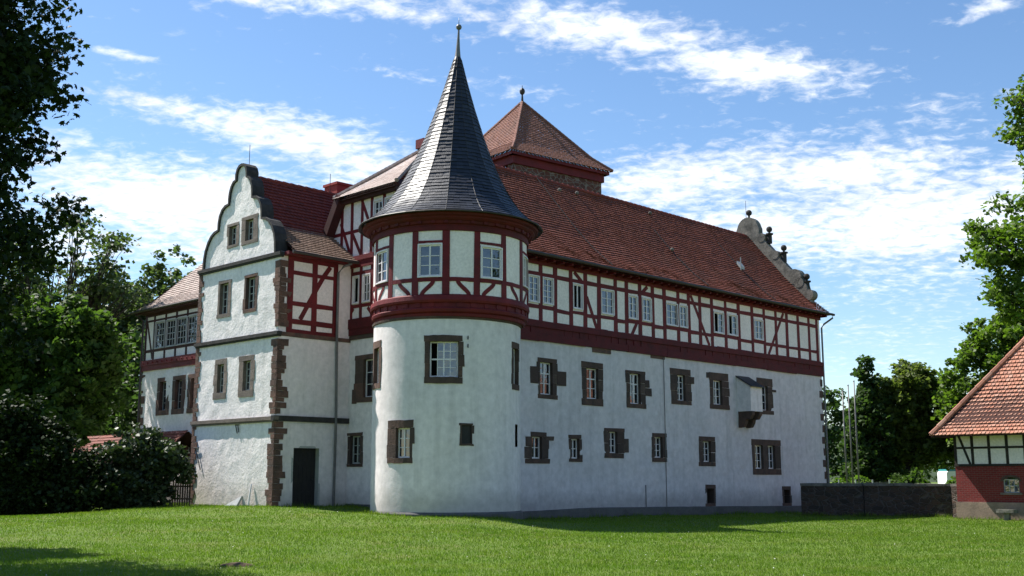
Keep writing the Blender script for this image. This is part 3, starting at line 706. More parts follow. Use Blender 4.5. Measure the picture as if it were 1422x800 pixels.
for x in (21.42, 22.12):
    m_ = MB(); pr = [(0, 4.25), (.28, 4.27), (.42, 4.5), (.46, 4.66), (.68, 4.68), (.84, 4.9), (.86, 5.08), (0, 5.08)]; n = len(pr)
    a = [FL.p(x-.13, z, d) for d, z in pr]; b = [FL.p(x+.13, z, d) for d, z in pr]
    m_.add(a+b, [tuple(range(n)), tuple(range(2*n-1, n-1, -1))]+[(i, (i+1) % n, n+(i+1) % n, n+i) for i in range(n)]); m_.build('corbel', DS, bay)
# conduit on the wall
m_ = MB(); m_.tube([FL.p(14.9, -.1, .03), FL.p(14.9, 7.4, .03)], .018, 5); m_.tube([FL.p(13.3, .2, .03), FL.p(13.3, 1.35, .03)], .02, 5); m_.build('wall_cable', 'zinc', mbd)

# ------------------------------------------------------------------ ROUND TOWER
rt = thing('round_tower', 'round white corner tower with half-timbered storey and tall pointed slate roof', 'tower', (TC[0], TC[1], 0))
c2 = (-2.42, 42.86)
def lean(z): f = (z-11.3)/7.3; return (c2[0]+.21*max(0, f), c2[1])
CT = CF(TC, 2.85, .2); CU = CF(c2, 3.0, .2)
def azr(a0, a1, z0, z1, F=CT):   # arc positions from two bearings
    x = sorted((F.a(a0), F.a(a1))); return (x[0], x[1], z0, z1)
th_ = []
ou = azr(193.5, 164.9, 5.05, 6.80); sa = azr(189.6, 168.6, 5.30, 6.56)
th_.append(stone_window(rt, CT, ou, sa, [], 4, 4, margin=.02, transom=2, open_cols=(3,)))
ou = azr(225.4, 201.2, 2.20, 3.74); sa = azr(215.8, 204.6, 2.42, 3.44)
th_.append(stone_window(rt, CT, ou, sa, [], 2, 3, margin=.03))
ou = azr(118.6, 103.5, 4.95, 6.75); sa = azr(115.5, 106.2, 5.18, 6.5)
th_.append(stone_window(rt, CT, ou, sa, [], 2, 4, margin=.02))
ou = azr(256.5, 236.2, 4.98, 6.78); sa = azr(252, 240, 5.2, 6.5)
th_.append(stone_window(rt, CT, ou, sa, [], 2, 4, 'sandstone', margin=.02))
bx = azr(166.4, 157.2, 2.84, 3.60); m_ = MB(); m_.box(CT, *bx, -.12, -.05); bl = m_.build('blocked_opening', 'door_wood', rt)
stone_surround(bl, CT, (bx[0]+.05, bx[1]-.05, bx[2]+.05, bx[3]-.05), (bx[0]-.02, bx[1]+.02, bx[2]-.02, bx[3]+.02)); th_.append((bx[0]+.02, bx[1]-.02, bx[2]+.02, bx[3]-.02))
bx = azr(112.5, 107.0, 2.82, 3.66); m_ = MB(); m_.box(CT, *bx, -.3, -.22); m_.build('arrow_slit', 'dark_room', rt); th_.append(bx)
m_ = MB(); h = math.pi*2.85; m_.wall(CT, -h, h, -.4, 7.5, th_, .35, .012, 1.3); m_.build('wall', 'plaster_tower', rt, smooth=True)
m_ = MB(); m_.lathe(TC, [(2.93, -.4), (2.93, .40), (2.86, .47)], 64); m_.build('plinth', 'plinth', rt)
# upper storey
uw = [azr(199.9, 182.9, 8.94, 10.16, CU), azr(154.9, 137.6, 8.94, 10.14, CU), azr(245.6, 228.2, 8.94, 10.16, CU), azr(109.5, 92.5, 8.94, 10.14, CU)]
for (x0, x1, z0, z1) in uw: window(rt, CU, x0+.03, x1-.03, z0+.03, z1-.03, 2, 3, -.0, .05, .03, proud=.055)
m_ = MB(); h = math.pi*3; m_.wall(CU, -h, h, 8.2, 10.75, uw, .3); m_.build('infill_wall', 'infill', rt, smooth=True)
t_ = MB(); pz = [180+22.25*k for k in range(-6, 8)]
for a_ in pz: x = CU.a(a_); t_.box(CU, x-.12, x+.12, 8.28, 10.72, -.05, .03, .02)
for i, a_ in enumerate(pz[:-1]):
    xa, xb = CU.a(a_)+.125, CU.a(pz[i+1])-.125
    t_.box(CU, xa, xb, 8.77, 8.92, -.05, .026, .008)
    if any(q[0] < (xa+xb)/2 < q[1] for q in uw): t_.box(CU, xa, xb, 10.21, 10.30, -.05, .024, .008)
for (p0, p1) in (((215.6, 8.80), (207.0, 8.26)), ((188.8, 8.80), (197.2, 8.26)), ((171.6, 8.80), (163.6, 8.26)), ((144.4, 8.80), (153.0, 8.26)), ((127.0, 8.80), (119.0, 8.26)), ((233.0, 8.80), (240.4, 8.26)), ((99, 8.8), (107.6, 8.26)), ((260, 8.8), (252, 8.26))):
    xa, xb = CU.a(p0[0]), CU.a(p1[0]); pts = []
    for k in range(9):
        f = k/8; e = f*f*(3-2*f); pts.append((xa+(xb-xa)*e, p0[1]+(p1[1]-p0[1])*f))
    t_.beam(CU, pts, .15, -.05, .02)
t_.build('timber_frame', 'red_timber', rt)
m_ = MB(); m_.lathe(c2, [(2.84, 7.48), (2.93, 7.50), (2.95, 7.60), (2.93, 7.62), (3.02, 7.66), (3.05, 7.76), (3.03, 7.80), (2.99, 7.82), (2.99, 7.98), (3.08, 8.0), (3.11, 8.08), (3.09, 8.24), (3.0, 8.30)], 72)
for k in range(36):
    f = k*10; x = CU.a(f)
    m_.box(CU, x-.11, x+.11, 7.82, 7.99, -.05, .02, .006)
m_.build('jetty_beam', 'red_timber', rt)
m_ = MB(); m_.lathe(TC, [(2.84, 7.40), (2.90, 7.42), (2.91, 7.50), (2.84, 7.52)], 64); m_.build('string_course', 'sandstone_dark', rt)
m_ = MB(); m_.lathe(c2, [(2.98, 10.66), (3.07, 10.67), (3.08, 10.82), (3.05, 10.83), (3.06, 10.90), (3.14, 10.92), (3.17, 11.02), (3.22, 11.03), (3.30, 11.10), (3.32, 11.15), (3.44, 11.19), (3.47, 11.28), (2.9, 11.32)], 72)
for k in range(40): x = CU.a(k*9); m_.box(CU, x-.07, x+.07, 10.92, 11.12, 0, .20, .006)
m_.build('cornice', 'dark_red_timber', rt)
# slate cone: sixteen faces, bell-cast at the eave
prof = [(11.28, 3.58), (11.46, 3.32), (11.72, 3.02), (12.05, 2.71), (12.5, 2.39), (13.0, 2.08), (13.6, 1.78), (14.3, 1.47), (15.2, 1.13), (16.3, .76), (17.4, .43), (18.55, .12)]
PZ = np.array([p[0] for p in prof]); PR = np.array([p[1] for p in prof])
seg = np.hypot(np.diff(PZ), np.diff(PR)); cum = np.concatenate([[0], np.cumsum(seg)])
def cone(fdeg, a, lift=0.0):
    z = float(np.interp(a, cum, PZ)); r = float(np.interp(a, cum, PR))+lift
    w = 22.5; fr_ = ((fdeg-180) % w)-w/2
    poly = math.cos(R(w/2))/math.cos(R(fr_)); blend = min(1, max(0, (z-11.3)/1.2)); k = 1+(poly*1.012-1)*(.35+.65*blend)
    cx, cy = lean(z); f = R(fdeg)
    return (cx+math.sin(f)*r*k, cy+math.cos(f)*r*k, z+lift*.5)
m_ = MB(); rows = 46; tl = cum[-1]/rows
for r_ in range(rows):
    a0, a1 = r_*tl, min((r_+1.1)*tl, cum[-1]); rad = float(np.interp(a0, cum, PR))
    n = 16*max(1, int(round(2*math.pi*rad/16/.24)))
    for k in range(n):
        f0 = 180+360*(k)/n; f1 = 180+360*(k+1)/n; e = .022+rnd.uniform(-.007, .007); e2 = e+rnd.uniform(-.004, .004); dr = rnd.uniform(-.02, .02)
        fm0, fm1 = f0+.02, f1-.02
        m_.add([cone(fm0, a0+dr, e), cone(fm1, a0+dr*.5, e2), cone(fm1, a1, .002), cone(fm0, a1, .002), cone(fm0, a0+dr, -.004), cone(fm1, a0+dr*.5, -.004)], [(1, 0, 3, 2), (5, 4, 0, 1)])
cr = m_.build('cone_roof', 'slate', rt)
m_ = MB()
for k in range(16): m_.tube([cone(180+22.5*k, a, .012) for a in np.linspace(.05, cum[-1]*.985, 30)], .012, 4)
m_.build('slate_seam', 'iron', cr)
m_ = MB(); m_.lathe(lean, [(.2, 18.25), (.13, 18.5), (.085, 18.9), (.05, 19.4), (.035, 19.8)], 14); cx, cy = lean(19.85); m_.ball((cx, cy, 19.85), .12, 12, 8); m_.tube([(cx, cy, 19.9), (cx, cy, 20.25)], [.02, .008], 6)
m_.build('finial', 'zinc', cr, smooth=True)
m_ = MB(); m_.tube([cone(f, 0, .03) for f in range(0, 361, 6)], .035, 6); m_.build('gutter', 'copper_dark', rt)
m_ = MB()
for z in (6.72, 6.42): x = CT.a(161.5); m_.tube([CT.p(x, z+.07, .05), CT.p(x, z-.07, .05)], .02, 5); m_.tube([CT.p(x, z, -.02), CT.p(x, z, .07)], .02, 5)
m_.build('shutter_hook', 'iron', rt)

# ------------------------------------------------------------------ GABLED WING
wg = thing('gabled_wing', 'narrow white castle wing with a curved gable and red sandstone quoins', 'building', (A[0]-1, A[1]+3, 0))
SG = 'sandstone_grey'; WW = 6.26
fh = []
for ou, sa, m2, pt_ in (((1.60, 2.78, 4.95, 6.66), (1.90, 2.42, 5.24, 6.42), SG, 'grey_paint'), ((3.70, 4.70, 4.95, 6.66), (3.95, 4.42, 5.24, 6.42), SG, 'grey_paint'),
                        ((1.60, 2.66, 8.46, 10.05), (1.80, 2.46, 8.62, 9.92), 'sandstone', 'grey_paint'), ((3.66, 4.68, 8.44, 10.05), (3.86, 4.50, 8.62, 9.92), SG, 'grey_paint'),
                        ((1.74, 2.98, 11.38, 12.62), (2.12, 2.68, 11.56, 12.44), SG, 'grey_paint'), ((3.22, 4.16, 11.42, 12.5), (3.43, 3.97, 11.56, 12.36), SG, 'grey_paint')):
    fh.append(stone_window(wg, WF, ou, sa, [], 2, 4 if sa[3]-sa[2] > 1 else 3, m2, margin=.02, d=-.14, paint=pt_))
half = [(0, 14.98), (.18, 14.95), (.33, 14.82), (.41, 14.62), (.42, 14.36), (.60, 14.31), (.76, 14.14), (.87, 13.88), (.91, 13.62), (.92, 13.38), (1.20, 13.34), (1.44, 13.20), (1.61, 12.95), (1.68, 12.65), (1.70, 12.34), (2.00, 12.28), (2.26, 12.14), (2.50, 11.88), (2.68, 11.55), (2.77, 11.2), (2.80, 10.72), (3.2, 10.60)]
hx = np.array([h[0] for h in half]); hz = np.array([h[1] for h in half])
gtopW = lambda x: float(np.interp(abs(x-3.13), hx, hz))
m_ = MB(); m_.wall(WF, 0, WW, -.2, 10.66, fh, .09, .012, 2.2); m_.wall(WF, .33, 5.93, 10.6, 15.1, fh, .07, .012, 2.2, top=gtopW); m_.build('gable_wall', 'plaster_rough', wg, smooth=True)
# coping that follows the gable outline (has depth: the parapet stands above the roof)
cp = MB(); L = [(3.13-x, z) for x, z in reversed(half[:-1])]+[(3.13+x, z) for x, z in half[1:-1]]
cp.beam(WF, [(p[0], p[1]) for p in L], .11, -.50, .09); cp.build('gable_coping', 'coping_stone', wg)
m_ = MB()
bk = [WF.p(x, z, -.46) for x, z in L]; m_.add(bk+[WF.p(3.13, 10.7, -.46)], [(i, i+1, len(L)) for i in range(len(L)-1)]); m_.build('gable_back', 'grey_stone', wg)
m_ = MB()
for z, o_ in ((10.66, 0), (7.42, 0), (4.02, 0)): m_ = MB(); m_.box(WF, -.12, WW+.06, z-.08, z+.06, -.1, .13, .008); m_.box(WF, -.08, WW+.03, z-.15, z-.07, -.1, .08); m_.build('string_course', 'coping_stone' if z > 5 else 'sandstone_grey', wg)
m_ = MB(); m_.box(WS, -.14, 3.6, 3.90, 4.12, -.1, .10, .008); m_.build('string_course', 'coping_stone', wg)
m_ = MB(); z = .1; k = 0
while z < 10.3:
    h = rnd.uniform(.15, .29)
    if not any(abs(z+h/2-q) < .16 for q in (7.42, 4.02)):
        a_ = rnd.choice((.2, .28, .36, .44))+rnd.uniform(-.05, .05); b_ = rnd.choice((.24, .34, .44, .56))+rnd.uniform(-.06, .06)
        m_ = MB(); m_.box(WF, -.03, a_, z, z+h-.015, -.06, .035, .012); m_.box(WS, -.035, b_, z, z+h-.015, -.06, .03, .012); m_.build('quoin', 'sandstone', wg)
    z += h; k += 1
z = .1; k = 0
while z < 10.3:
    h = rnd.uniform(.16, .3); a_ = rnd.choice((.18, .26, .38))+rnd.uniform(-.05, .05)
    m_ = MB(); m_.box(WF, WW-a_, WW+.03, z, z+h-.015, -.06, .035, .012); m_.build('quoin', 'sandstone', wg); z += h; k += 1
# side wall
m_ = MB(); m_.wall(WS, 0, 3.7, -.2, 7.5, [(.92, 2.16, .2, 2.86)], .3, .03, 1.0); m_.wall(WS, 0, .36, 7.5, 10.75, (), .3, .02); m_.wall(WS, 2.86, 3.7, 7.5, 10.75, (), .3, .02); m_.build('side_wall', 'plaster', wg)
m_ = MB(); m_.wall(WS, .34, 2.9, 7.45, 10.75, (), .5, .01); m_.build('infill_panel', 'infill', wg)
t_ = MB()
for x, w_ in ((.50, .28), (1.69, .24), (2.74, .22)): t_.box(WS, x-w_/2, x+w_/2, 7.45, 10.75, -.05, .03, .012)
for z0, z1 in ((10.42, 10.72), (9.86, 10.02), (8.57, 8.76), (7.83, 8.04), (7.45, 7.62)):
    t_.box(WS, .62, 1.58, z0, z1, -.05, .025, .012); t_.box(WS, 1.80, 2.66, z0, z1, -.05, .025, .012)
t_.beam(WS, [(2.46, 10.4), (2.1, 9.9), (1.62, 9.1), (1.02, 8.04)], .2, -.05, .02); t_.build('timber_frame', 'red_timber', wg)
m_ = MB(); m_.box(WS, .1, 3.58, 7.30, 7.46, -.05, .05, .012); m_.build('ledge_stone', 'sandstone', wg)
dr = MB(); dr.box(WS, .92, 2.16, .3, 2.86, -.30, -.24)
for i in range(6): x = .94+i*.2; dr.box(WS, x, x+.19, .5, 2.80, -.24, -.225)
dr.box(WS, 1.0, 2.08, 1.0, 1.14, -.24, -.20); dr.box(WS, 1.0, 2.08, 2.2, 2.34, -.24, -.20)
d_ = dr.build('door', 'door_wood', wg)
m_ = MB(); m_.box(WS, .84, .92, .3, 2.94, -.3, -.0); m_.box(WS, 2.16, 2.24, .3, 2.94, -.3, -.0); m_.box(WS, .92, 2.16, 2.86, 2.94, -.3, -.0); m_.build('door_frame', 'grey_paint', d_)
m_ = MB(); m_.ball(WS.p(2.0, 1.6, -.2), .05, 8, 6); m_.build('door_knob', 'iron', d_)
m_ = MB(); m_.tube([WS.p(3.2, 10.6, .5), WS.p(2.9, 10.45, .35), WS.p(2.83, 10.2, .08), WS.p(2.83, 7.6, .09), WS.p(2.86, 4.0, .14), WS.p(2.88, .3, .09)], .055, 8); m_.build('downpipe', 'zinc', wg)
# roof
wn_ = [(-.50, 10.70), (1.4, 12.04), (3.13, 14.54)]
ptW = lambda x, s, z: WS.p(x, z, -s)
m_ = MB(); tiles(m_, ptW, wn_[1:], lambda f: (.40, 7.5), .2, .2, .062); wr = m_.build('roof', 'wing_tile', wg)
m_ = MB(); tiles(m_, ptW, wn_[:2]+[(1.5, 12.19)], lambda f: (.40, 3.62), .2, .2, .062); m_.build('lower_roof', 'beige_tile', wg)
m_ = MB(); m_.quad(ptW(.4, -.5, 10.64), ptW(3.6, -.5, 10.64), ptW(3.6, 1.42, 11.97), ptW(.4, 1.42, 11.97)); m_.quad(ptW(.4, 1.42, 11.97), ptW(7.5, 1.42, 11.97), ptW(7.5, 3.13, 14.45), ptW(.4, 3.13, 14.45))
m_.quad(ptW(.4, 3.13, 14.45), ptW(7.5, 3.13, 14.45), ptW(7.5, 6.6, 10.7), ptW(.4, 6.6, 10.7)); m_.build('roof_boarding', 'under_roof', wr)
m_ = MB()
for k in range(18): x = .45+k*.4; m_.tube([ptW(x, 3.13, 14.54), ptW(x+.42, 3.13, 14.525)], [.12, .10], 7)
m_.build('ridge_cap', 'wing_tile', wr)
m_ = MB(); m_.tube([ptW(.2, -.56, 10.68), ptW(3.6, -.56, 10.66)], .07, 8); m_.build('gutter', 'copper_dark', wg)
m_ = MB(); m_.box(WS, .1, 3.6, 10.58, 10.72, 0, .42); m_.build('eave_board', 'red_timber', wg)
m_ = MB(); CO = PF(A+(3.57+2.2)*u+3.9*v, u, -v); m_.box(CO, -.2, .75, 12.6, 15.35, -1.0, 0); m_.box(CO, -.26, .81, 15.35, 15.47, -1.06, .06); m_.build('chimney', 'chimney_brick', wr)
for (x, s, z) in ((.3, 3.13, 14.95), (4.6, 3.13, 14.5)):
    m_ = MB(); c = ptW(x, s, z); m_.tube([c, (c[0], c[1], z+1.0)], .014, 5); m_.build('lightning_rod', 'iron', wr)
# iron ties on the front, plinth, far side
for (a_, b_) in (((5.85, 2.95), (5.40, 2.02)), ((2.75, 3.82), (2.62, 3.48)), ((2.58, 3.82), (2.50, 3.52)), ((6.0, 2.95), (5.62, 2.95))):
    m_ = MB(); m_.tube([WF.p(*a_, .07), WF.p(*b_, .06)], .022, 6); m_.tube([WF.p(*a_, -.03), WF.p(*a_, .08)], .022, 6); m_.build('iron_tie', 'iron', wg)
m_ = MB(); FB = PF(A+WW*v, u, v); m_.wall(FB, 0, 8, -.2, 10.7, (), 2); m_.build('rear_wall', 'plaster', wg)
m_ = MB(); m_.box(WF, .3, 6.1, .2, .58, -.1, .03, .02); m_.build('plinth', 'grey_stone', wg)

# ------------------------------------------------------------------ REAR RANGE (left)
lr = thing('rear_range', 'lower white castle range at left with a row of timber windows and pale hipped roof', 'building', (-19, 64, 0))
lh = []
for x0, x1 in ((18.47, 19.85), (16.80, 18.15), (15.15, 16.5)):
    lh.append(stone_window(lr, LR, (x0, x1, 5.06, 7.14), (x0+.36, x1-.34, 5.36, 6.9), [], 2, 4, 'sandstone', margin=.02, d=-.2, paint='grey_paint'))
lh.append(stone_window(lr, LR, (15.7, 16.6, 2.8, 3.9), (15.95, 16.35, 3.0, 3.7), [], 1, 2, 'sandstone', margin=.02))
m_ = MB(); m_.wall(LR, 6, 21.6, -.2, 7.65, lh, .4, .05, 1.0); LB = PF(A+5.4*u+21.6*v, u, v); m_.wall(LB, 0, 8, -.2, 11, (), 2); m_.build('wall', 'plaster_rough', lr)
lw_ = [(19.3, 20.38), (18.1, 19.15), (16.93, 17.99), (15.78, 16.83)]; lhh = []
for x0, x1 in lw_: window(lr, LR, x0+.03, x1-.03, 8.86, 10.3, 3, 4, -.01, .05, .035, paint='grey_paint', proud=.05); lhh.append((x0, x1, 8.83, 10.33))
m_ = MB(); m_.wall(LR, 6, 21.6, 7.6, 11.1, lhh, 1.0); m_.build('infill_wall', 'infill', lr)
t_ = MB()
for x in (21.45, 20.5, 19.23, 18.04, 16.87, 15.7, 14.5, 13.3): t_.box(LR, x-.09, x+.09, 8.2, 10.9, -.05, .022, .01)
for z0, z1 in ((10.4, 10.52), (8.66, 8.82), (10.7, 11.0)): t_.box(LR, 12, 21.55, z0, z1, -.05, .028 if z0 > 10.6 else .018, .008)
t_.beam(LR, [(21.35, 10.4), (20.6, 8.3)], .16, -.05, .015); t_.build('timber_frame', 'dark_timber', lr)
j_ = MB(); j_.box(LR, 12, 21.75, 7.92, 8.22, -.05, .14, .01); j_.box(LR, 12, 21.75, 7.62, 7.92, -.05, .09, .01)
for i in range(18): x = 12.2+i*.54; j_.ball(LR.p(x, 8.05, .14), .06, 6, 4)
j_.build('jetty_beam', 'red_timber', lr)
m_ = MB()
for k in range(12): z = .4+k*.6; m_ = MB(); m_.box(LR, 21.6-(.2+.15*(k % 2)), 21.63, z, z+.42, -.05, .025, .01); m_.build('quoin', 'sandstone', lr)
ptR = lambda x, s, z: LR.p(x, z, -s)
lpr = [(-.55, 11.0), (.4, 11.75), (3.6, 15.55)]
m_ = MB(); tiles(m_, ptR, lpr, lambda f: (5.0+.0, 22.15-4.1*f), .2, .2, .05); r2 = m_.build('roof', 'sunlit_tile', lr)
m_ = MB(); m_.quad(ptR(5, -.5, 10.9), ptR(22.1, -.5, 10.9), ptR(21.2, .4, 11.6), ptR(5, .4, 11.6)); m_.quad(ptR(5, .4, 11.6), ptR(21.2, .4, 11.6), ptR(18, 3.6, 15.4), ptR(5, 3.6, 15.4)); m_.quad(ptR(5, 3.6, 15.4), ptR(18, 3.6, 15.4), ptR(22.1, 7.8, 11), ptR(5, 7.8, 11)); m_.quad(ptR(22.1, -.5, 10.94), ptR(22.1, 7.8, 11), ptR(18, 3.6, 15.4), ptR(18, 3.6, 15.4)); m_.build('roof_boarding', 'under_roof', r2)
m_ = MB(); m_.tube([ptR(6, -.62, 10.98), ptR(22.2, -.62, 10.98)], .07, 6); m_.build('gutter', 'copper_dark', lr)
m_ = MB(); m_.tube([LR.p(21.9, 10.9, .5), LR.p(21.68, 10.5, .1), LR.p(21.68, .3, .08)], .06, 6); m_.build('downpipe', 'copper_dark', lr)
m_ = MB(); m_.box(LR, 6, 21.7, 10.86, 11.0, 0, .5); m_.build('eave_board', 'dark_timber', lr)

# ------------------------------------------------------------------ SQUARE KEEP behind the roof
kp = thing('square_keep', 'square red rubble stone keep with a pyramid tiled roof rising behind the long roof', 'tower', (.63, 65.5, 0))
N0 = np.array([0.0, 60.0]); ka = 7.78; e1 = np.array([.784, .621]); e2 = np.array([-.621, .784]); ck = N0+.5*ka*(e1+e2)
W0 = N0+.5*(e1+e2); kw = ka-1.0
K1 = PF(W0, e1, -e2); K2 = PF(W0, e2, -e1)
m_ = MB(); kh = [(.75, 1.35, 18.75, 19.45)]; kh2 = [(.5, 1.0, 18.6, 19.3)]
m_.wall(K1, 0, kw, 8, 19.75, (), .6, .06, 1.2); m_.wall(K2, 0, kw, 8, 19.75, kh2, .6, .06, 1.2); m_.wall(PF(W0+kw*e1, e2, e1), 0, kw, 8, 19.75); m_.wall(PF(W0+kw*e2, e1, e2), 0, kw, 8, 19.75); m_.build('wall', 'keep_stone', kp)
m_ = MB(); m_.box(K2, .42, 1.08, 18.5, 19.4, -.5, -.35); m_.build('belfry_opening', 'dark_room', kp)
m_ = MB()
for F_ in (K1, K2, PF(W0+kw*e1, e2, e1), PF(W0+kw*e2, e1, e2)): m_.box(F_, -.12, kw+.12, 19.25, 19.82, -.1, .13, .01); m_.box(F_, -.34, kw+.34, 19.70, 19.86, 0, .36)
m_.build('eave_beam', 'red_timber', kp)
apx = 24.5; zk = 19.9
m_ = MB()
for k in range(4):
    ang = [(-e2, e1), (e1, e2), (e2, -e1), (-e1, -e2)][k]; nn, tt = ang
    O_ = ck+nn*(ka/2)
    def ptk(x, s, z, O_=O_, nn=nn, tt=tt): q = O_-nn*s+tt*x; return (q[0], q[1], z)
    hr = ka/2
    tiles(m_, ptk, [(0, zk), (.9, zk+.82), (hr, apx)], lambda f: (-(hr)*(1-f)-.001, hr*(1-f)+.001), .2, .2, .05)
    for q in range(26):
        f0, f1 = q/26, (q+1)/26+.008
        hp = lambda f: np.array([*(ck+(nn*(1)+tt*(1))*hr*(1-f)), float(np.interp(f*hr, [0, .9, hr], [zk, zk+.82, apx]))+.05])
        m_.tube([hp(f0), hp(min(f1, 1))], [.10, .085], 6)
kr = m_.build('pyramid_roof', 'keep_tile', kp)
m_ = MB(); m_.lathe((ck[0], ck[1]), [(.2, apx-.15), (.08, apx+.1), (.05, apx+.5)], 10); m_.ball((ck[0], ck[1], apx+.72), .17, 10, 7, 1.35); m_.tube([(ck[0], ck[1], apx+.8), (ck[0], ck[1], apx+1.1)], .02, 5); m_.build('finial', 'copper_dark', kr)

# ------------------------------------------------------------------ BRICK BARN (right)
bn = thing('brick_barn', 'small red brick outhouse with black timber panels and steep orange pantile roof', 'outbuilding', (23, 54, -.2))
OB = np.array([20.7, 52.4]); BL = 7.5; BD = 6.2
B1 = PF(OB, -v, -u); B2 = PF(OB, u, v)
bh = [(2.14, 2.84, 1.02, 1.70)]
m_ = MB(); m_.wall(B1, 0, BL, .58, 2.22, bh, .5, .008); m_.wall(B2, 0, BD, .58, 2.22, (), 1); m_.wall(PF(OB-BL*v, u, -v), 0, BD, -.5, 3.8, (), 2); m_.build('brick_wall', 'red_brick', bn)
m_ = MB(); m_.box(B1, -.05, BL, -.5, .58, -.3, .07); m_.box(B2, -.05, BD, -.5, .58, -.3, .06); m_.build('plinth', 'plinth_block', bn)
m_ = MB(); m_.wall(B1, 0, BL, 2.22, 3.85, (), 1); m_.wall(B2, 0, BD, 2.22, 3.85, (), 1); m_.build('infill_wall', 'infill', bn)
t_ = MB()
for x in (.06, .85, 1.62, 2.42, 3.2, 4.0, 4.8, 5.6, 6.4, 7.3): t_.box(B1, x-.065, x+.065, 2.28, 3.85, -.05, .02, .006)
t_.box(B1, 0, BL, 3.0, 3.1, -.05, .016, .005); t_.box(B1, -.02, BL, 2.2, 2.31, -.05, .03, .006)
for p in ([(.22, 3.7), (.72, 2.3)],): t_.beam(B1, p, .11, -.05, .014)
t_.box(B2, 0, BD, 2.2, 2.31, -.05, .03)
t_.build('timber_frame', 'black_timber', bn)
mw_ = window(bn, B1, 2.14, 2.84, 1.02, 1.62, 3, 2, -.08, .04, .03, paint='grey_paint')
m_ = MB()
ar = [(2.49+.42*math.cos(t), 1.52+.24*math.sin(t)) for t in np.linspace(math.pi, 0, 10)]; m_.beam(B1, ar, .10, -.1, .02); m_.build('brick_arch', 'sandstone_dark', mw_)
m_ = MB(); m_.box(B1, 2.02, 2.96, .92, 1.02, -.1, .10); m_.build('sill', 'sandstone_grey', mw_)
# hipped roof
EO = .75; zE = 3.62; PT = math.tan(R(53)); ridge_s = (BD+2*EO)/2
ptB = lambda x, s, z: B1.p(x, z, -s)
m_ = MB(); zr = zE+ridge_s*PT
tiles(m_, ptB, [(-EO, zE), (-EO+.6, zE+.66), (-EO+ridge_s, zr)], lambda f: (-EO+ridge_s*f*.93, BL+EO), .18, .225, .042, .010, .03)
ptB2 = lambda x, s, z: B2.p(x, z, -s)
tiles(m_, ptB2, [(-EO, zE), (-EO+ridge_s, zr)], lambda f: (-EO+ridge_s*f, BD+EO-ridge_s*f), .18, .225, .042, .010, .03)
br_ = m_.build('roof', 'barn_tile', bn)
m_ = MB(); m_.quad(ptB(-EO, -EO, zE-.06), ptB(BL+EO, -EO, zE-.06), ptB(BL+EO, -EO+ridge_s, zr-.06), ptB(-EO+ridge_s, -EO+ridge_s, zr-.06)); m_.quad(ptB(-EO, -EO, zE-.06), ptB(-EO+ridge_s, -EO+ridge_s, zr-.06), ptB(-EO+ridge_s, -EO+ridge_s, zr-.06), ptB(-EO, BD+EO, zE-.06))
m_.quad(ptB(BL+EO, BD+EO, zE-.06), ptB(-EO, BD+EO, zE-.06), ptB(-EO+ridge_s, -EO+ridge_s, zr-.06), ptB(BL+EO, -EO+ridge_s, zr-.06)); m_.build('roof_boarding', 'under_roof', br_)
m_ = MB()
for k in range(14):
    f0, f1 = k/14, (k+1)/14; m_.tube([ptB(-EO+ridge_s*f0, -EO+ridge_s*f0, zE+(zr-zE)*f0+.05), ptB(-EO+ridge_s*f1, -EO+ridge_s*f1, zE+(zr-zE)*f1+.05)], [.12, .10], 6)
m_.build('hip_cap', 'barn_tile', br_)
# the stone trough on a leg against the plinth
tp = thing('stone_pedestal', 'small stone slab table on one leg against the brick outhouse plinth', 'stone table', B1.p(2.45, gz(*B1.p(2.45, 0, .6)[:2]), .6))
zb = tp.location.z
m_ = MB(); m_.box(B1, 2.05, 2.85, zb+.34, zb+.50, .35, .85, .02); m_.build('slab', 'grey_stone', tp)
m_ = MB(); m_.box(B1, 2.33, 2.55, zb-.1, zb+.34, .48, .70, .02); m_.build('leg', 'grey_stone', tp)

# ------------------------------------------------------------------ GARDEN WALLS (right)
def wall_run(nm, label, P0, P1, top, thick, endcap=True):
    P0, P1 = np.array(P0, float), np.array(P1, float); d = P1-P0; L_ = np.linalg.norm(d); d /= L_; n_ = np.array([d[1], -d[0]])
    fr = PF(P0, d, n_); z0 = gz(*P0)-.5
    t = thing(nm, label, 'garden wall', (P0[0], P0[1], z0+.5))
    m_ = MB(); m_.wall(fr, 0, L_, z0, top, (), .25, .05, 1.6); m_.wall(PF(P0-n_*thick, d, -n_), 0, L_, z0, top, (), 1)
    m_.wall(PF(P0, n_, -d), -thick, 0, z0, top, (), .3, .03, 1.4); m_.wall(PF(P1, n_, d), -thick, 0, z0, top, (), .3, .03, 1.4); m_.build('masonry', 'rubble_wall', t)
    m_ = MB(); x = 0
    while x < L_:
        w_ = min(rnd.uniform(.5, .9), L_-x+.05); m_.box(fr, x, x+w_-.015, top-.005, top+.13+rnd.uniform(-.02, .02), -thick-.04, .05, .015); x += w_
    m_.build('coping', 'grey_stone', t)
    return t
wall_run('garden_wall', 'long dark rubble garden wall running on from the castle corner', (15.0, 58.5), (17.75, 56.9), 1.26, .5)
wall_run('garden_wall', 'dark rubble garden wall section with a sunlit end beside the brick outhouse', (17.75, 56.8), (21.6, 54.4), 1.28, .5)
wall_run('garden_wall', 'short stub of rubble wall joining the corner of the brick outhouse', (21.25, 53.6), (22.0, 54.0), 1.28, .4)

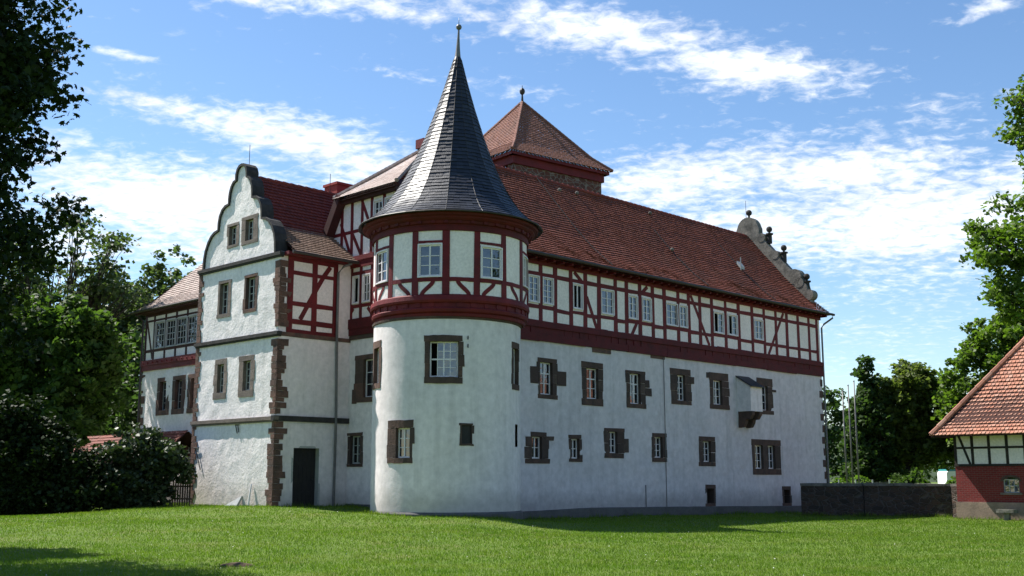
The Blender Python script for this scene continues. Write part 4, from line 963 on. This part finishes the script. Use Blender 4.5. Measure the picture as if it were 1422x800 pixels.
# ------------------------------------------------------------------ low building at left behind the shrubs
sh_ = thing('low_shed', 'low shed with red tiled roof half hidden behind the dark shrubs', 'shed', (-24, 59, .3))
SO = np.array([-18.6, 56.2]); SF = PF(SO, v, -u); SL = 13.0
m_ = MB(); m_.wall(SF, 0, SL, -.2, 1.9, (), 2); m_.wall(PF(SO, u, -v), 0, 4, -.2, 2.2); m_.build('wall', 'plaster', sh_)
m_ = MB(); tiles(m_, lambda x, s, z: SF.p(x, z, -s), [(-.4, 1.7), (2.4, 4.1)], lambda f: (-.3, SL), .24, .26, .045, .012); s2 = m_.build('roof', 'roof_tile', sh_)
m_ = MB(); m_.quad(SF.p(-.3, 1.64, .4), SF.p(SL, 1.64, .4), SF.p(SL, 4.04, -2.4), SF.p(-.3, 4.04, -2.4)); m_.quad(SF.p(-.3, 4.04, -2.4), SF.p(SL, 4.04, -2.4), SF.p(SL, 1.7, -5.2), SF.p(-.3, 1.7, -5.2)); m_.build('roof_boarding', 'under_roof', s2)

# ------------------------------------------------------------------ PLANTS
def tube_limb(mb, p0, p1, r0, r1, n=7, wob=.12, k=6):
    P0, P1 = np.array(p0, float), np.array(p1, float); L_ = np.linalg.norm(P1-P0); pts = []
    off = nrg.normal(0, wob*L_*.25, 3); 
    for i in range(k):
        f = i/(k-1); pts.append(P0+(P1-P0)*f+off*math.sin(math.pi*f)+nrg.normal(0, .012*L_, 3)*(0 < i < k-1))
    mb.tube(pts, list(np.linspace(r0, r1, k)), n); return pts
LEAF = {'kite': (np.array([[0, 0, 0], [.5, .42, .08], [0, 1, -.05], [-.5, .42, .08]]), np.array([[0, 1, 2, 3]])),
        'maple': (np.array([[0, 0, 0], [.28, .10, 0], [.60, .18, -.08], [.36, .42, .03], [.46, .74, -.06], [.16, .66, .02], [0, 1.0, -.08], [-.16, .66, .02], [-.46, .74, -.06], [-.36, .42, .03], [-.60, .18, -.08], [-.28, .10, 0]]), np.array([[0, 1, 3, 9], [1, 2, 3, 3], [9, 10, 11, 0], [3, 4, 5, 5], [5, 6, 7, 7], [7, 8, 9, 9], [3, 5, 7, 9]])),
        'oak': (np.array([[0, 0, 0], [.20, .18, .02], [.16, .34, .02], [.34, .52, -.02], [.22, .66, .02], [.28, .86, -.04], [0, 1, -.06], [-.28, .86, -.04], [-.22, .66, .02], [-.34, .52, -.02], [-.16, .34, .02], [-.20, .18, .02]]), np.array([[0, 1, 2, 10], [0, 10, 11, 11], [2, 3, 4, 8], [2, 8, 9, 10], [4, 5, 6, 7], [4, 7, 8, 8]]))}
def leaves(name, cen, sizes, material, parent, shape='kite', up=.55, droop=0.0):
    """cen (n,3) leaf positions; one leaf-sized face group each"""
    n = len(cen); T, Fq = LEAF[shape]; k = len(T)
    nor = nrg.normal(0, 1, (n, 3)); nor[:, 2] = np.abs(nor[:, 2])*(.6+up)+up*.6; nor /= np.linalg.norm(nor, axis=1)[:, None]
    d = nrg.normal(0, 1, (n, 3)); d[:, 2] -= droop; d -= nor*(d*nor).sum(1)[:, None]; d /= np.linalg.norm(d, axis=1)[:, None]; e = np.cross(d, nor)
    sz = sizes[:, None]
    V = np.empty((n, k, 3), np.float32)
    for i in range(k): V[:, i] = cen+sz*(T[i, 0]*e+(T[i, 1]-.5)*d+T[i, 2]*nor)
    F = (np.arange(n)[:, None, None]*k+Fq[None]).reshape(-1, 4)
    tri = F[:, 2] == F[:, 3]
    me_v = V.reshape(-1, 3)
    if tri.any():
        Q = F[~tri]; Tq = F[tri][:, :3]
        allf = np.concatenate([Q.reshape(-1), Tq.reshape(-1)]); starts = np.concatenate([np.arange(len(Q))*4, len(Q)*4+np.arange(len(Tq))*3])
    else: allf = F.reshape(-1); starts = np.arange(len(F))*4
    if parent: me_v = me_v-np.array(base_of(parent), np.float32)
    me = bpy.data.meshes.new(name); me.vertices.add(len(me_v)); me.vertices.foreach_set('co', me_v.ravel())
    me.loops.add(len(allf)); me.loops.foreach_set('vertex_index', allf.astype(np.int32)); me.polygons.add(len(starts)); me.polygons.foreach_set('loop_start', starts.astype(np.int32))
    me.materials.append(M[material]); me.update(calc_edges=True)
    o = bpy.data.objects.new(name, me); COL.objects.link(o)
    if parent: o.parent = parent
    return o
def crown_points(lobes, nclump, per, rc, shell=.55, squash=.75):
    """clumps spread over the outer part of ellipsoid lobes; leaves gathered round each clump centre"""
    vol = np.array([l[3]*l[4]*l[5] for l in lobes])**.75; vol /= vol.sum(); cl = []
    for l, w in zip(lobes, vol):
        n = max(3, int(nclump*w)); q = nrg.normal(0, 1, (n, 3)); q /= np.linalg.norm(q, axis=1)[:, None]
        r_ = shell+(1-shell)*nrg.random(n)**.6; r_ *= 1+nrg.normal(0, .10, n)
        cl.append(np.array(l[:3])+q*r_[:, None]*np.array(l[3:6]))
    cl = np.concatenate(cl); m = len(cl); rr = rc*nrg.uniform(.55, 1.3, m)
    pts = np.repeat(cl, per, 0); R_ = np.repeat(rr, per)
    q = nrg.normal(0, 1, (m*per, 3)); q /= np.linalg.norm(q, axis=1)[:, None]; q *= (nrg.random(m*per)**.5)[:, None]; q[:, 2] *= squash
    return pts+q*R_[:, None], cl
def tree(name, label, cat, base, trunk_h, tr, lobes, nclump, per, rc, lsize, material, shape='kite', group=None, limbs=14, shell=.55, keep=None, lean_=(0, 0), tree_limbs=True, up=.55):
    z = gz(*base); t = thing(name, label, cat, (base[0], base[1], z), group)
    pts, cl = crown_points(lobes, nclump, per, rc, shell)
    if keep is not None: pts = pts[keep(pts)]; cl = cl[keep(cl)]
    sz = lsize*nrg.uniform(.65, 1.3, len(pts))
    tm = MB(); b0 = (base[0], base[1], z-.2); fork = (base[0]+lean_[0], base[1]+lean_[1], z+trunk_h)
    tm.tube([b0, (base[0], base[1], z+.15), ((b0[0]*2+fork[0])/3, (b0[1]*2+fork[1])/3, z+trunk_h*.4), fork], [tr*1.5, tr*1.1, tr*.95, tr*.75], 10)
    if tree_limbs and len(cl):
        far = cl[nrg.permutation(len(cl))[:limbs]]
        for c in far:
            k = tr*nrg.uniform(.25, .45); pp = tube_limb(tm, fork, c, k, k*.2, 6)
            near_ = cl[np.argsort(((cl-c)**2).sum(1))[1:4]]
            for c3 in near_: tube_limb(tm, pp[3], c3, k*.4, k*.1, 4, k=4)
    tm.build('trunk', 'bark', t, smooth=True)
    leaves('crown', pts, sz, material, t, shape, up)
    return t
# the dark maple that fills the left edge
q = lambda x, y, z, a, b, c: (x*.72-.28, y*.72, 1.7+(z-1.7)*.72, a*.72, b*.72, c*.72)
lob = [q(-17.9, 29, 9.5, 5.4, 5.4, 6.0), q(-15.5, 28.2, 12.5, 3.6, 3.6, 3.0), q(-14.7, 28, 9.2, 2.6, 3.0, 2.0), q(-15.2, 28, 6.2, 2.6, 3, 2.0), q(-16.5, 28.5, 15.2, 4.0, 3.6, 2.6), q(-13.7, 28, 11.4, 2.2, 2.2, 1.4), q(-13.3, 28, 7.7, 1.4, 2.0, 1.1), q(-13.6, 28, 13.6, 1.9, 2.2, 1.4)]
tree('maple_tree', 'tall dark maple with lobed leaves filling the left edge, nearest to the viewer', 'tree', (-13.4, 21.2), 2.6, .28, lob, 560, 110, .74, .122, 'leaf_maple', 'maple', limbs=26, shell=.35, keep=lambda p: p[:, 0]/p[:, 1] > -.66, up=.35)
lob = [(-17.4, 26.9, 8.0, 2.9, 3.2, 2.8), (-16.2, 26.5, 6.6, 1.7, 2.0, 1.5), (-18.4, 28.0, 10.0, 2.2, 2.2, 1.8)]
tree('shade_tree', 'dark leafy tree half hidden behind the maple, casting its shadow on the lawn', 'tree', (-18.0, 27.2), 4.0, .26, lob, 300, 56, .7, .22, 'leaf_dark', 'kite', None, 16, .35)
TL = 'trees and shrubs left of the castle'
lob = [(-22.6, 54, 7.4, 2.9, 2.6, 3.2), (-20.7, 53, 5.8, 1.9, 2.0, 2.2), (-24.6, 53.5, 5.6, 2.4, 2.2, 2.8), (-20.9, 53.6, 9.0, 1.6, 1.7, 1.5), (-23.0, 52.4, 3.8, 2.6, 2.0, 1.8), (-20.3, 53.8, 7.6, 1.3, 1.6, 1.7), (-21.3, 51.5, 3.9, 1.8, 1.6, 1.5), (-25.5, 53, 8.6, 2.4, 2.2, 2.2)]
tree('leafy_tree', 'mid green leafy tree with sunlit crown between the maple and the rear range', 'tree', (-22.2, 54.4), 2.6, .22, lob, 500, 60, .62, .28, 'leaf_mid', 'kite', TL, 18, .45)
lob = [(-24.2, 63, 13.4, 2.4, 2.6, 2.2), (-26.5, 62, 11.8, 2.6, 2.4, 2.4), (-22.2, 63, 12.2, 1.7, 2.0, 1.2), (-25.0, 63, 16.2, 1.6, 1.6, 1.0), (-28.5, 62.5, 14.2, 2.0, 2.0, 2.0), (-22.8, 63, 15.2, 1.2, 1.3, .7)]
tree('open_tree', 'thin crowned ash like tree with bare limbs showing above the leafy tree', 'tree', (-26, 63), 7.5, .30, lob, 120, 40, .75, .25, 'leaf_light', 'kite', TL, 34, .3)
for (bx_, by_, tp_, nm, lb, ml) in ((-26.2, 82, 18.3, 'background_tree', 'silvery far tree just left of the rear range roof', 'leaf_light'), (-30.6, 84, 18.0, 'background_tree', 'far grey green tree behind the open crowned tree', 'leaf_olive'), (-35.5, 80, 16.5, 'background_tree', 'far tree nearest the maple, behind the leafy tree', 'leaf_mid'), (-25.2, 88, 19.0, 'background_tree', 'far tree peeping over the rear range roof beside the curved gable', 'leaf_light')):
    lob = [(bx_, by_, tp_-4.5, 3.0, 3, 4.6), (bx_+1.8, by_, tp_-5.5, 2.2, 2.2, 2.8), (bx_-1.9, by_, tp_-5.2, 2.2, 2.2, 3.0), (bx_, by_, tp_-9, 3.6, 3, 3.5)]
    tree(nm, lb, 'tree', (bx_, by_), 4, .28, lob, 270, 44, .75, .34, ml, 'kite', TL, 12, .4)
lob = [(-21.5, 70, 5, 3.2, 3, 3.8), (-23.5, 72, 8.5, 2.6, 2.6, 2.6), (-25.5, 70, 4.6, 3, 3, 3.5), (-20.5, 71, 2.5, 2.5, 2.5, 2.4)]
tree('wood_edge_tree', 'shaded deep green tree close behind the corner of the rear range', 'tree', (-23, 71), 2, .3, lob, 260, 46, .8, .36, 'leaf_dark', 'kite', TL, 10, .4)
def shrub(name, label, base, lobes, nclump, per, rc, ls, ml, shell=.5, group=None, shape='kite'):
    z = gz(*base); t = thing(name, label, 'shrub', (base[0], base[1], z), group)
    pts, cl = crown_points(lobes, nclump, per, rc, shell); pts = pts[pts[:, 2] > gzv(pts[:, 0], pts[:, 1])-.02]
    tm = MB()
    for c in cl[nrg.permutation(len(cl))[:10]]: tube_limb(tm, (base[0]+nrg.normal(0, .1), base[1]+nrg.normal(0, .1), z-.1), c, .05, .012, 5, k=4)
    tm.build('stems', 'bark', t); leaves('foliage', pts, ls*nrg.uniform(.65, 1.3, len(pts)), ml, t, shape, .45)
shrub('dark_shrub', 'black green shrub in deep shade under the leafy tree, left of the vine bush', (-18.3, 45.4), [(-18.6, 45.4, 1.6, 1.4, 1.5, 1.6), (-17.2, 45.2, .8, 1.2, 1.2, .9), (-19.0, 45.8, 3.1, 1.0, 1.0, 1.1), (-17.6, 46.0, 1.9, .9, .8, .9)], 300, 50, .45, .17, 'leaf_maple', .3, TL)  # near-black leaf colour on the dark shrubs stands in for deep shade
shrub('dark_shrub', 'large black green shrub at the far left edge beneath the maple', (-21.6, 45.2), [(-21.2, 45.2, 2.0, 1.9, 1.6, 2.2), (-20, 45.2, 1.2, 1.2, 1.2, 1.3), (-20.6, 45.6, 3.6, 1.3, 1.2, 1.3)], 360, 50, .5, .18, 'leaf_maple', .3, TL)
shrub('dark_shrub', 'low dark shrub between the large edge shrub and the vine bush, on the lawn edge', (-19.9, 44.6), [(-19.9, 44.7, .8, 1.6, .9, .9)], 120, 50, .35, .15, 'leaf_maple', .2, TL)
shrub('vine_bush', 'glossy overhanging vine covered bush in front of the rear range wall', (-15.6, 46.6), [(-15.6, 46.6, 2.2, 1.5, 1.3, 1.5), (-14.6, 46.4, 2.5, 1.2, 1.0, .75), (-13.9, 46.4, 1.95, .55, .7, .45), (-16.4, 46.3, 1.2, 1.0, 1.0, 1.2), (-15.3, 46.4, 1.0, 1.2, 1.0, 1.1)], 330, 46, .36, .17, 'leaf_vine', .55, TL)
# ---- right side
TR = 'trees beyond the garden wall'
lob = [(25.0, 78, 4.2, 2.0, 1.7, 2.6), (25.0, 78, 6.6, 1.15, 1.1, 1.7), (25.0, 78, 8.5, .6, .6, 1.2), (25.0, 78, 9.8, .22, .22, .5), (25.2, 78, 2.3, 1.9, 1.6, 1.2)]
tree('pointed_tree', 'dark narrow pointed tree beside the flagpoles', 'tree', (25.0, 78), 2.5, .2, lob, 300, 52, .5, .27, 'leaf_dark', 'kite', TR, 10, .4)
lob = [(27.9, 78.5, 6.0, 2.6, 2.2, 3.2), (29.4, 78, 6.4, 1.8, 1.8, 2.2), (26.6, 78.5, 5.0, 1.5, 1.6, 2.0), (28, 78, 8.3, 1.8, 1.7, 1.3), (28.6, 78, 3.6, 2.0, 1.6, 1.2), (30.2, 78, 4.6, 1.8, 1.6, 2.0), (26.4, 78.5, 7.2, 1.3, 1.3, 1.5)]
tree('round_tree', 'round dark olive tree with a visible trunk, right of the pointed tree', 'tree', (27.6, 78.2), 2.6, .24, lob, 440, 52, .6, .28, 'leaf_olive', 'kite', TR, 14, .45)
lob = [(34.6, 74, 8.4, 4.6, 3.6, 4.2), (31.0, 74.5, 7.2, 2.4, 2.4, 2.8), (36, 74, 11.6, 3.4, 3.0, 2.0), (33, 74, 10.8, 2.4, 2.2, 1.6), (32.0, 74, 4.0, 2.8, 2.4, 2.2), (38, 74, 9, 3, 3, 4)]
tree('spreading_tree', 'big dense green tree rising behind the orange roof of the brick outhouse', 'tree', (34.2, 75), 2.6, .4, lob, 620, 58, .75, .30, 'leaf_oak', 'kite', TR, 18, .5)
for (bx_, by_, h_, w_, ml, lb) in ((29.2, 104, 10.0, 3.2, 'leaf_dark', 'dark distant tree just right of the castle downpipe, behind the flagpoles'), (36.0, 108, 7.0, 3.4, 'leaf_olive', 'distant olive tree seen between the pointed tree and the round tree'), (45.0, 112, 7.5, 4.0, 'leaf_dark', 'distant dark tree behind the round tree and white van')):
    lob = [(bx_, by_, h_*.62, w_, 2.2, h_*.4), (bx_+.8, by_, h_*.35, w_*1.15, 2.2, h_*.35)]
    tree('distant_tree', lb, 'tree', (bx_, by_), 2, .2, lob, 130, 40, .75, .36, ml, 'kite', TR, 8, .3)
for (bx_, by_, rx, rz, ml, lb) in ((29.4, 71.5, 1.4, 1.15, 'leaf_bright', 'bright lime green bush behind the wall, right of the round tree trunk'), (22.8, 76, 1.7, .9, 'leaf_bright', 'low bright bush behind the flagpoles'), (26.2, 74, 1.4, 1.0, 'leaf_mid', 'mid green bush behind the wall at the foot of the pointed tree'), (31.4, 72.5, .9, 1.1, 'leaf_mid', 'small green bush behind the wall just left of the white van')):
    shrub('garden_bush', lb, (bx_, by_), [(bx_, by_, gz(bx_, by_)+rz, rx, 1.1, rz), (bx_+.4*rx, by_, gz(bx_, by_)+rz*1.3, rx*.6, .9, rz*.8)], 110, 44, .42, .24, ml, .4, 'bushes behind the garden wall')
# oak reaching in from the right
def oakkeep(p):
    r_ = p[:, 0]/p[:, 1]; return (r_ < .52)
lob = [(17.6, 36, 9.3, 2.0, 2.2, .9), (16.2, 36, 9.7, 1.0, 1.5, .5), (15.8, 36, 8.7, .6, 1.4, .4), (16.9, 36, 8.1, 1.2, 1.5, .5), (17.5, 36, 11.0, 1.1, 1.5, .5), (17.2, 36, 12.9, .75, 1.3, .5), (17.3, 36, 14.5, .6, 1.1, .75), (16.0, 36, 7.6, .5, 1.1, .3), (17.0, 36, 6.9, 1.0, 1.4, .35), (19.2, 36.3, 12, 1.6, 2, 3.4), (19, 36.3, 8, 2, 2, 1.2), (17.3, 36, 10.2, 1.2, 1.5, .5), (17.9, 36, 13.7, .7, 1.2, .6), (17.2, 36, 7.4, 1.6, 1.5, .6)]
t = tree('oak_tree', 'sunlit oak branches with lobed leaves reaching in from the right edge', 'tree', (23.2, 37.2), 4.5, .42, lob, 330, 44, .42, .19, 'leaf_oak', 'oak', None, 46, .25, keep=oakkeep, up=.45)

# ------------------------------------------------------------------ small things
def flagpole(x, y, h, lb):
    z = gz(x, y); t = thing('flagpole', lb, 'flagpole', (x, y, z), 'flagpoles behind the garden wall')
    m_ = MB(); m_.tube([(x, y, z), (x, y, z+h*.6), (x, y, z+h)], [.06, .052, .04], 8); m_.build('pole', 'zinc', t, True)
    m_ = MB(); m_.ball((x, y, z+h+.04), .06, 8, 6); m_.build('cap', 'galvanised', t)
flagpole(21.45, 72, 7.4, 'shortest flagpole, nearest the castle downpipe')
flagpole(21.92, 72.3, 7.75, 'middle flagpole of the row of three')
flagpole(22.22, 72, 8.0, 'tallest flagpole, nearest the pointed tree')
fn = thing('mesh_fence', 'grey wire mesh fence behind the garden wall by the castle corner', 'fence', (20.4, 70, gz(20.4, 70)))
z = gz(20.4, 70)
for x in (20.35, 21.4, 22.45, 23.5): m_ = MB(); m_.box(PF((0, 70), (1, 0), (0, -1)), x-.035, x+.035, z, z+1.75, -.03, .03); m_.build('post', 'galvanised', fn)
m_ = MB(); fr = PF((0, 70), (1, 0), (0, -1))
for i in range(40): x = 20.36+i*.08; m_.box(fr, x-.006, x+.006, z+.05, z+1.6, -.006, .006)
for i in range(9): m_.box(fr, 20.35, 23.5, z+.1+i*.185, z+.112+i*.185, -.014, -.006)
m_.build('wire_mesh', 'zinc', fn)
# white van parked beyond
vz = gz(34.5, 86); vn = thing('parked_van', 'white van with a teal roof edge parked beyond the garden wall', 'van', (34.5, 86, vz))
VF = PF((32.9, 85), (1, 0), (0, -1))
m_ = MB(); pr = [(0, .45), (5.0, .45), (5.0, 1.2), (4.7, 1.35), (4.1, 2.2), (3.8, 2.35), (.1, 2.35), (0, 2.2)]; n = len(pr)
a = [VF.p(x, vz+z_, 0) for x, z_ in pr]; b = [VF.p(x, vz+z_, -1.9) for x, z_ in pr]
m_.add(a+b, [tuple(range(n)), tuple(range(2*n-1, n-1, -1))]+[(i, n+i, n+(i+1) % n, (i+1) % n) for i in range(n)]); m_.build('body', 'van_white', vn)
m_ = MB(); m_.box(VF, .1, 3.9, vz+2.35, vz+2.5, -1.85, -.05); m_.build('roof_edge', 'van_teal', vn)
m_ = MB(); m_.box(VF, 3.2, 4.0, vz+1.35, vz+2.05, -.02, .012); m_.box(VF, .4, 1.6, vz+1.4, vz+2.0, -.02, .012); m_.build('side_window', 'window_glass', vn)
for x in (.95, 4.0):
    m_ = MB(); c = [VF.p(x+.34*math.cos(t), vz+.34+.34*math.sin(t), .03) for t in np.linspace(0, 2*math.pi, 16, False)]; c2_ = [VF.p(x+.34*math.cos(t), vz+.34+.34*math.sin(t), -.2) for t in np.linspace(0, 2*math.pi, 16, False)]
    m_.add(c+c2_, [tuple(range(16)), tuple(range(31, 15, -1))]+[(i, 16+i, 16+(i+1) % 16, (i+1) % 16) for i in range(16)]); wh = m_.build('wheel', 'rubber', vn)
    m_ = MB(); c = [VF.p(x+.2*math.cos(t), vz+.34+.2*math.sin(t), .04) for t in np.linspace(0, 2*math.pi, 12, False)]; m_.add(c, [tuple(range(12))]); m_.build('rim', 'galvanised', wh)
# picket fence
pf0 = np.array([-14.35, 47.6]); pd = np.array([.86, -.5]); pd /= np.linalg.norm(pd); PFr = PF(pf0, pd, np.array([pd[1], -pd[0]]))
pk = thing('picket_fence', 'short dark wooden picket fence between the vine bush and curved gable wing', 'fence', (-14, 47.4, .5))
zf_ = .48
for i in range(8):
    m_ = MB(); x = i*.14; h = 1.05+rnd.uniform(-.03, .03); m_.box(PFr, x, x+.07, zf_, zf_+h, -.012, .012, .004)
    P = [PFr.p(x, zf_+h, -.012), PFr.p(x+.07, zf_+h, -.012), PFr.p(x+.035, zf_+h+.07, -.012), PFr.p(x, zf_+h, .012), PFr.p(x+.07, zf_+h, .012), PFr.p(x+.035, zf_+h+.07, .012)]
    m_.add(P, [(0, 1, 2), (5, 4, 3), (0, 2, 5, 3), (1, 4, 5, 2)]); m_.build('picket', 'fence_wood', pk)
for q in (.3, .82): m_ = MB(); m_.box(PFr, -.05, 1.1, zf_+q, zf_+q+.06, -.05, -.014); m_.build('rail', 'fence_wood', pk)
# slab and post leaning on the gable wall
zs_ = gz(*WF.p(2.55, 0, .3)[:2])
m_ = MB(); P = [WF.p(3.0, zs_-.05, .45), WF.p(2.15, zs_-.05, .30), WF.p(2.1, zs_+.42, .06), WF.p(3.0, zs_-.05, .33), WF.p(2.15, zs_-.05, .18), WF.p(2.1, zs_+.42, -.02)]
m_.add(P, [(0, 1, 2), (5, 4, 3), (0, 3, 4, 1), (1, 4, 5, 2), (2, 5, 3, 0)]); tag(m_.build('stone_slab', 'galvanised'), 'broken triangular grey slab leaning at the foot of the gable wall', 'slab')
m_ = MB(); P = [WF.p(1.42, zs_-.1, .18), WF.p(1.40, zs_+.4, .14), WF.p(1.41, zs_+.9, .06)]; m_.tube(P, [.045, .04, .035], 7); tag(m_.build('white_post', 'white_paint'), 'thin pale post standing against the gable wall near the quoins', 'post')
# bare patch of soil in the lawn
m_ = MB(); V = []; F = []; cx, cy = -5.25, 21.7; z0 = gz(cx, cy)
V.append((cx, cy, z0+.06))
for r_ in range(1, 6):
    for k in range(22):
        t = 2*math.pi*k/22; q = 1+.25*fbm(math.cos(t)*2, math.sin(t)*2, 3); x = cx+.36*r_/5*math.cos(t)*q; y = cy+.26*r_/5*math.sin(t)*q
        V.append((x, y, gz(x, y)+(.065*(1-(r_/5)**2))+.02*fbm(x*9, y*9, 1)*(1-r_/5)-(.02 if r_ == 5 else 0)))
for k in range(22): F.append((0, 1+k, 1+(k+1) % 22))
for r_ in range(4):
    for k in range(22): a = 1+r_*22; F.append((a+k, a+22+k, a+22+(k+1) % 22, a+(k+1) % 22))
m_.add(V, F); tag(m_.build('soil_patch', 'soil', None, True), 'small bare brown patch of soil in the near lawn', 'soil patch')

# ------------------------------------------------------------------ grass
def grass(n, y0, y1, xr_, w, h, seed):
    g_ = np.random.default_rng(seed)
    Y = y0*(y1/y0)**g_.random(n); X = (g_.random(n)*2-1)*xr_*Y
    Z = gzv(X, Y); ang = g_.random(n)*2*math.pi; sc_ = (Y/20)**.75
    wd = w*sc_*g_.uniform(.7, 1.3, n); pat = np.array([.5+.5*mnoise.noise(Vector((x*.9, y*.9, 0))) for x, y in zip(X, Y)])
    hh = h*(.55+.9*pat)*g_.uniform(.6, 1.35, n)*(Y/20)**.35
    ex, ey = np.cos(ang)*wd/2, np.sin(ang)*wd/2; la = g_.random(n)*2*math.pi; ll = hh*g_.uniform(.1, .75, n)
    V = np.empty((n, 3, 3), np.float32)
    V[:, 0] = np.stack([X-ex, Y-ey, Z-.01], 1); V[:, 1] = np.stack([X+ex, Y+ey, Z-.01], 1); V[:, 2] = np.stack([X+np.cos(la)*ll, Y+np.sin(la)*ll, Z+hh], 1)
    return V
V = grass(600000, 14, 62, .74, .015, .043, 3)
def edge(P0, P1, n, hh, off=.12):
    P0, P1 = np.array(P0, float), np.array(P1, float); d = P1-P0; d /= np.linalg.norm(d); nn = np.array([d[1], -d[0]])
    f = nrg.random(n); k = np.array([.5+.5*mnoise.noise(Vector((a*np.linalg.norm(P1-P0)*.8, P0[0], 2))) for a in f]); keep = nrg.random(n) < k*1.2
    f, k = f[keep], k[keep]; XY = P0+np.outer(f, P1-P0)+nn*(off+np.abs(nrg.normal(0, .12, len(f))))[:, None]; Z = gzv(XY[:, 0], XY[:, 1]); m = len(f)
    ang = nrg.random(m)*6.283; w = .028*nrg.uniform(.6, 1.2, m); h = hh*k*nrg.uniform(.4, 1.4, m); la = nrg.random(m)*6.283; ll = h*nrg.uniform(.1, .6, m)
    V = np.empty((m, 3, 3), np.float32); ex, ey = np.cos(ang)*w/2, np.sin(ang)*w/2
    V[:, 0] = np.stack([XY[:, 0]-ex, XY[:, 1]-ey, Z-.02], 1); V[:, 1] = np.stack([XY[:, 0]+ex, XY[:, 1]+ey, Z-.02], 1); V[:, 2] = np.stack([XY[:, 0]+np.cos(la)*ll, XY[:, 1]+np.sin(la)*ll, Z+h], 1)
    return V
def inside(P, O, d1, l1, d2, l2):
    q = P-np.array(O); a = q@np.array(d1); b = q@np.array(d2); return (a > 0) & (a < l1) & (b > 0) & (b < l2)
XY = V[:, 0, :2]
bad = inside(XY, C-.12*v, u, 31, v, 12) | inside(XY, A, u, 12, v, 7) | (((XY-np.array(TC))**2).sum(1) < 2.95**2) | inside(XY, A+5.3*u, u, 10, v, 22) | inside(XY, OB, -v, 8, u, 7) | (((XY-np.array([-5.25, 21.7]))**2/np.array([.09, .045])).sum(1) < 1)
E_ = [edge(C+2.6*u, C+30*u, 2600, .26, .16), edge(A+6.2*v, A, 700, .22, .06), edge(A, A+3.5*u, 400, .22, .08), edge(B, B-3*v, 300, .22, .1), edge((15, 58.4), (21.6, 54.3), 1500, .34), edge(OB, OB-7*v, 700, .25, .12)]
t_a = np.radians(np.linspace(105, 255, 31))
for a0, a1 in zip(t_a, t_a[1:]): E_.append(edge((TC[0]+2.9*math.sin(a1), TC[1]+2.9*math.cos(a1)), (TC[0]+2.9*math.sin(a0), TC[1]+2.9*math.cos(a0)), 50, .22, .05))
V = np.concatenate([V[~bad]]+E_); n = len(V)
o = raw_mesh('lawn_grass', V.reshape(-1, 3), np.arange(n*3).reshape(-1, 3), 'grass_blade'); tag(o, 'short mown green grass of the castle lawn', 'grass', kind='stuff')
n = 520; Y = 17*(48/17)**nrg.random(n); X = (nrg.random(n)*2-1)*.5*Y
k = np.array([mnoise.noise(Vector((x*.35, y*.35, 7))) for x, y in zip(X, Y)]) > -.05; X, Y = X[k], Y[k]
P = np.stack([X, Y, gzv(X, Y)+.055*(Y/20)**.3], 1); XY = P[:, :2]
bad = inside(XY, C-.3*v, u, 31, v, 12) | inside(XY, A-.2*u, u, 12, v, 7) | (((XY-np.array(TC))**2).sum(1) < 3.1**2) | inside(XY, A+5*u, u, 10, v, 22) | inside(XY, OB, -v, 8, u, 7)
P = P[~bad]; leaves('clover_flowers', P, .019*nrg.uniform(.6, 1.3, len(P))*(P[:, 1]/20)**.6, 'clover', None, 'kite', 1.2)
tag(bpy.data.objects['clover_flowers'], 'tiny white clover flowers scattered through the lawn', 'clover', kind='stuff')
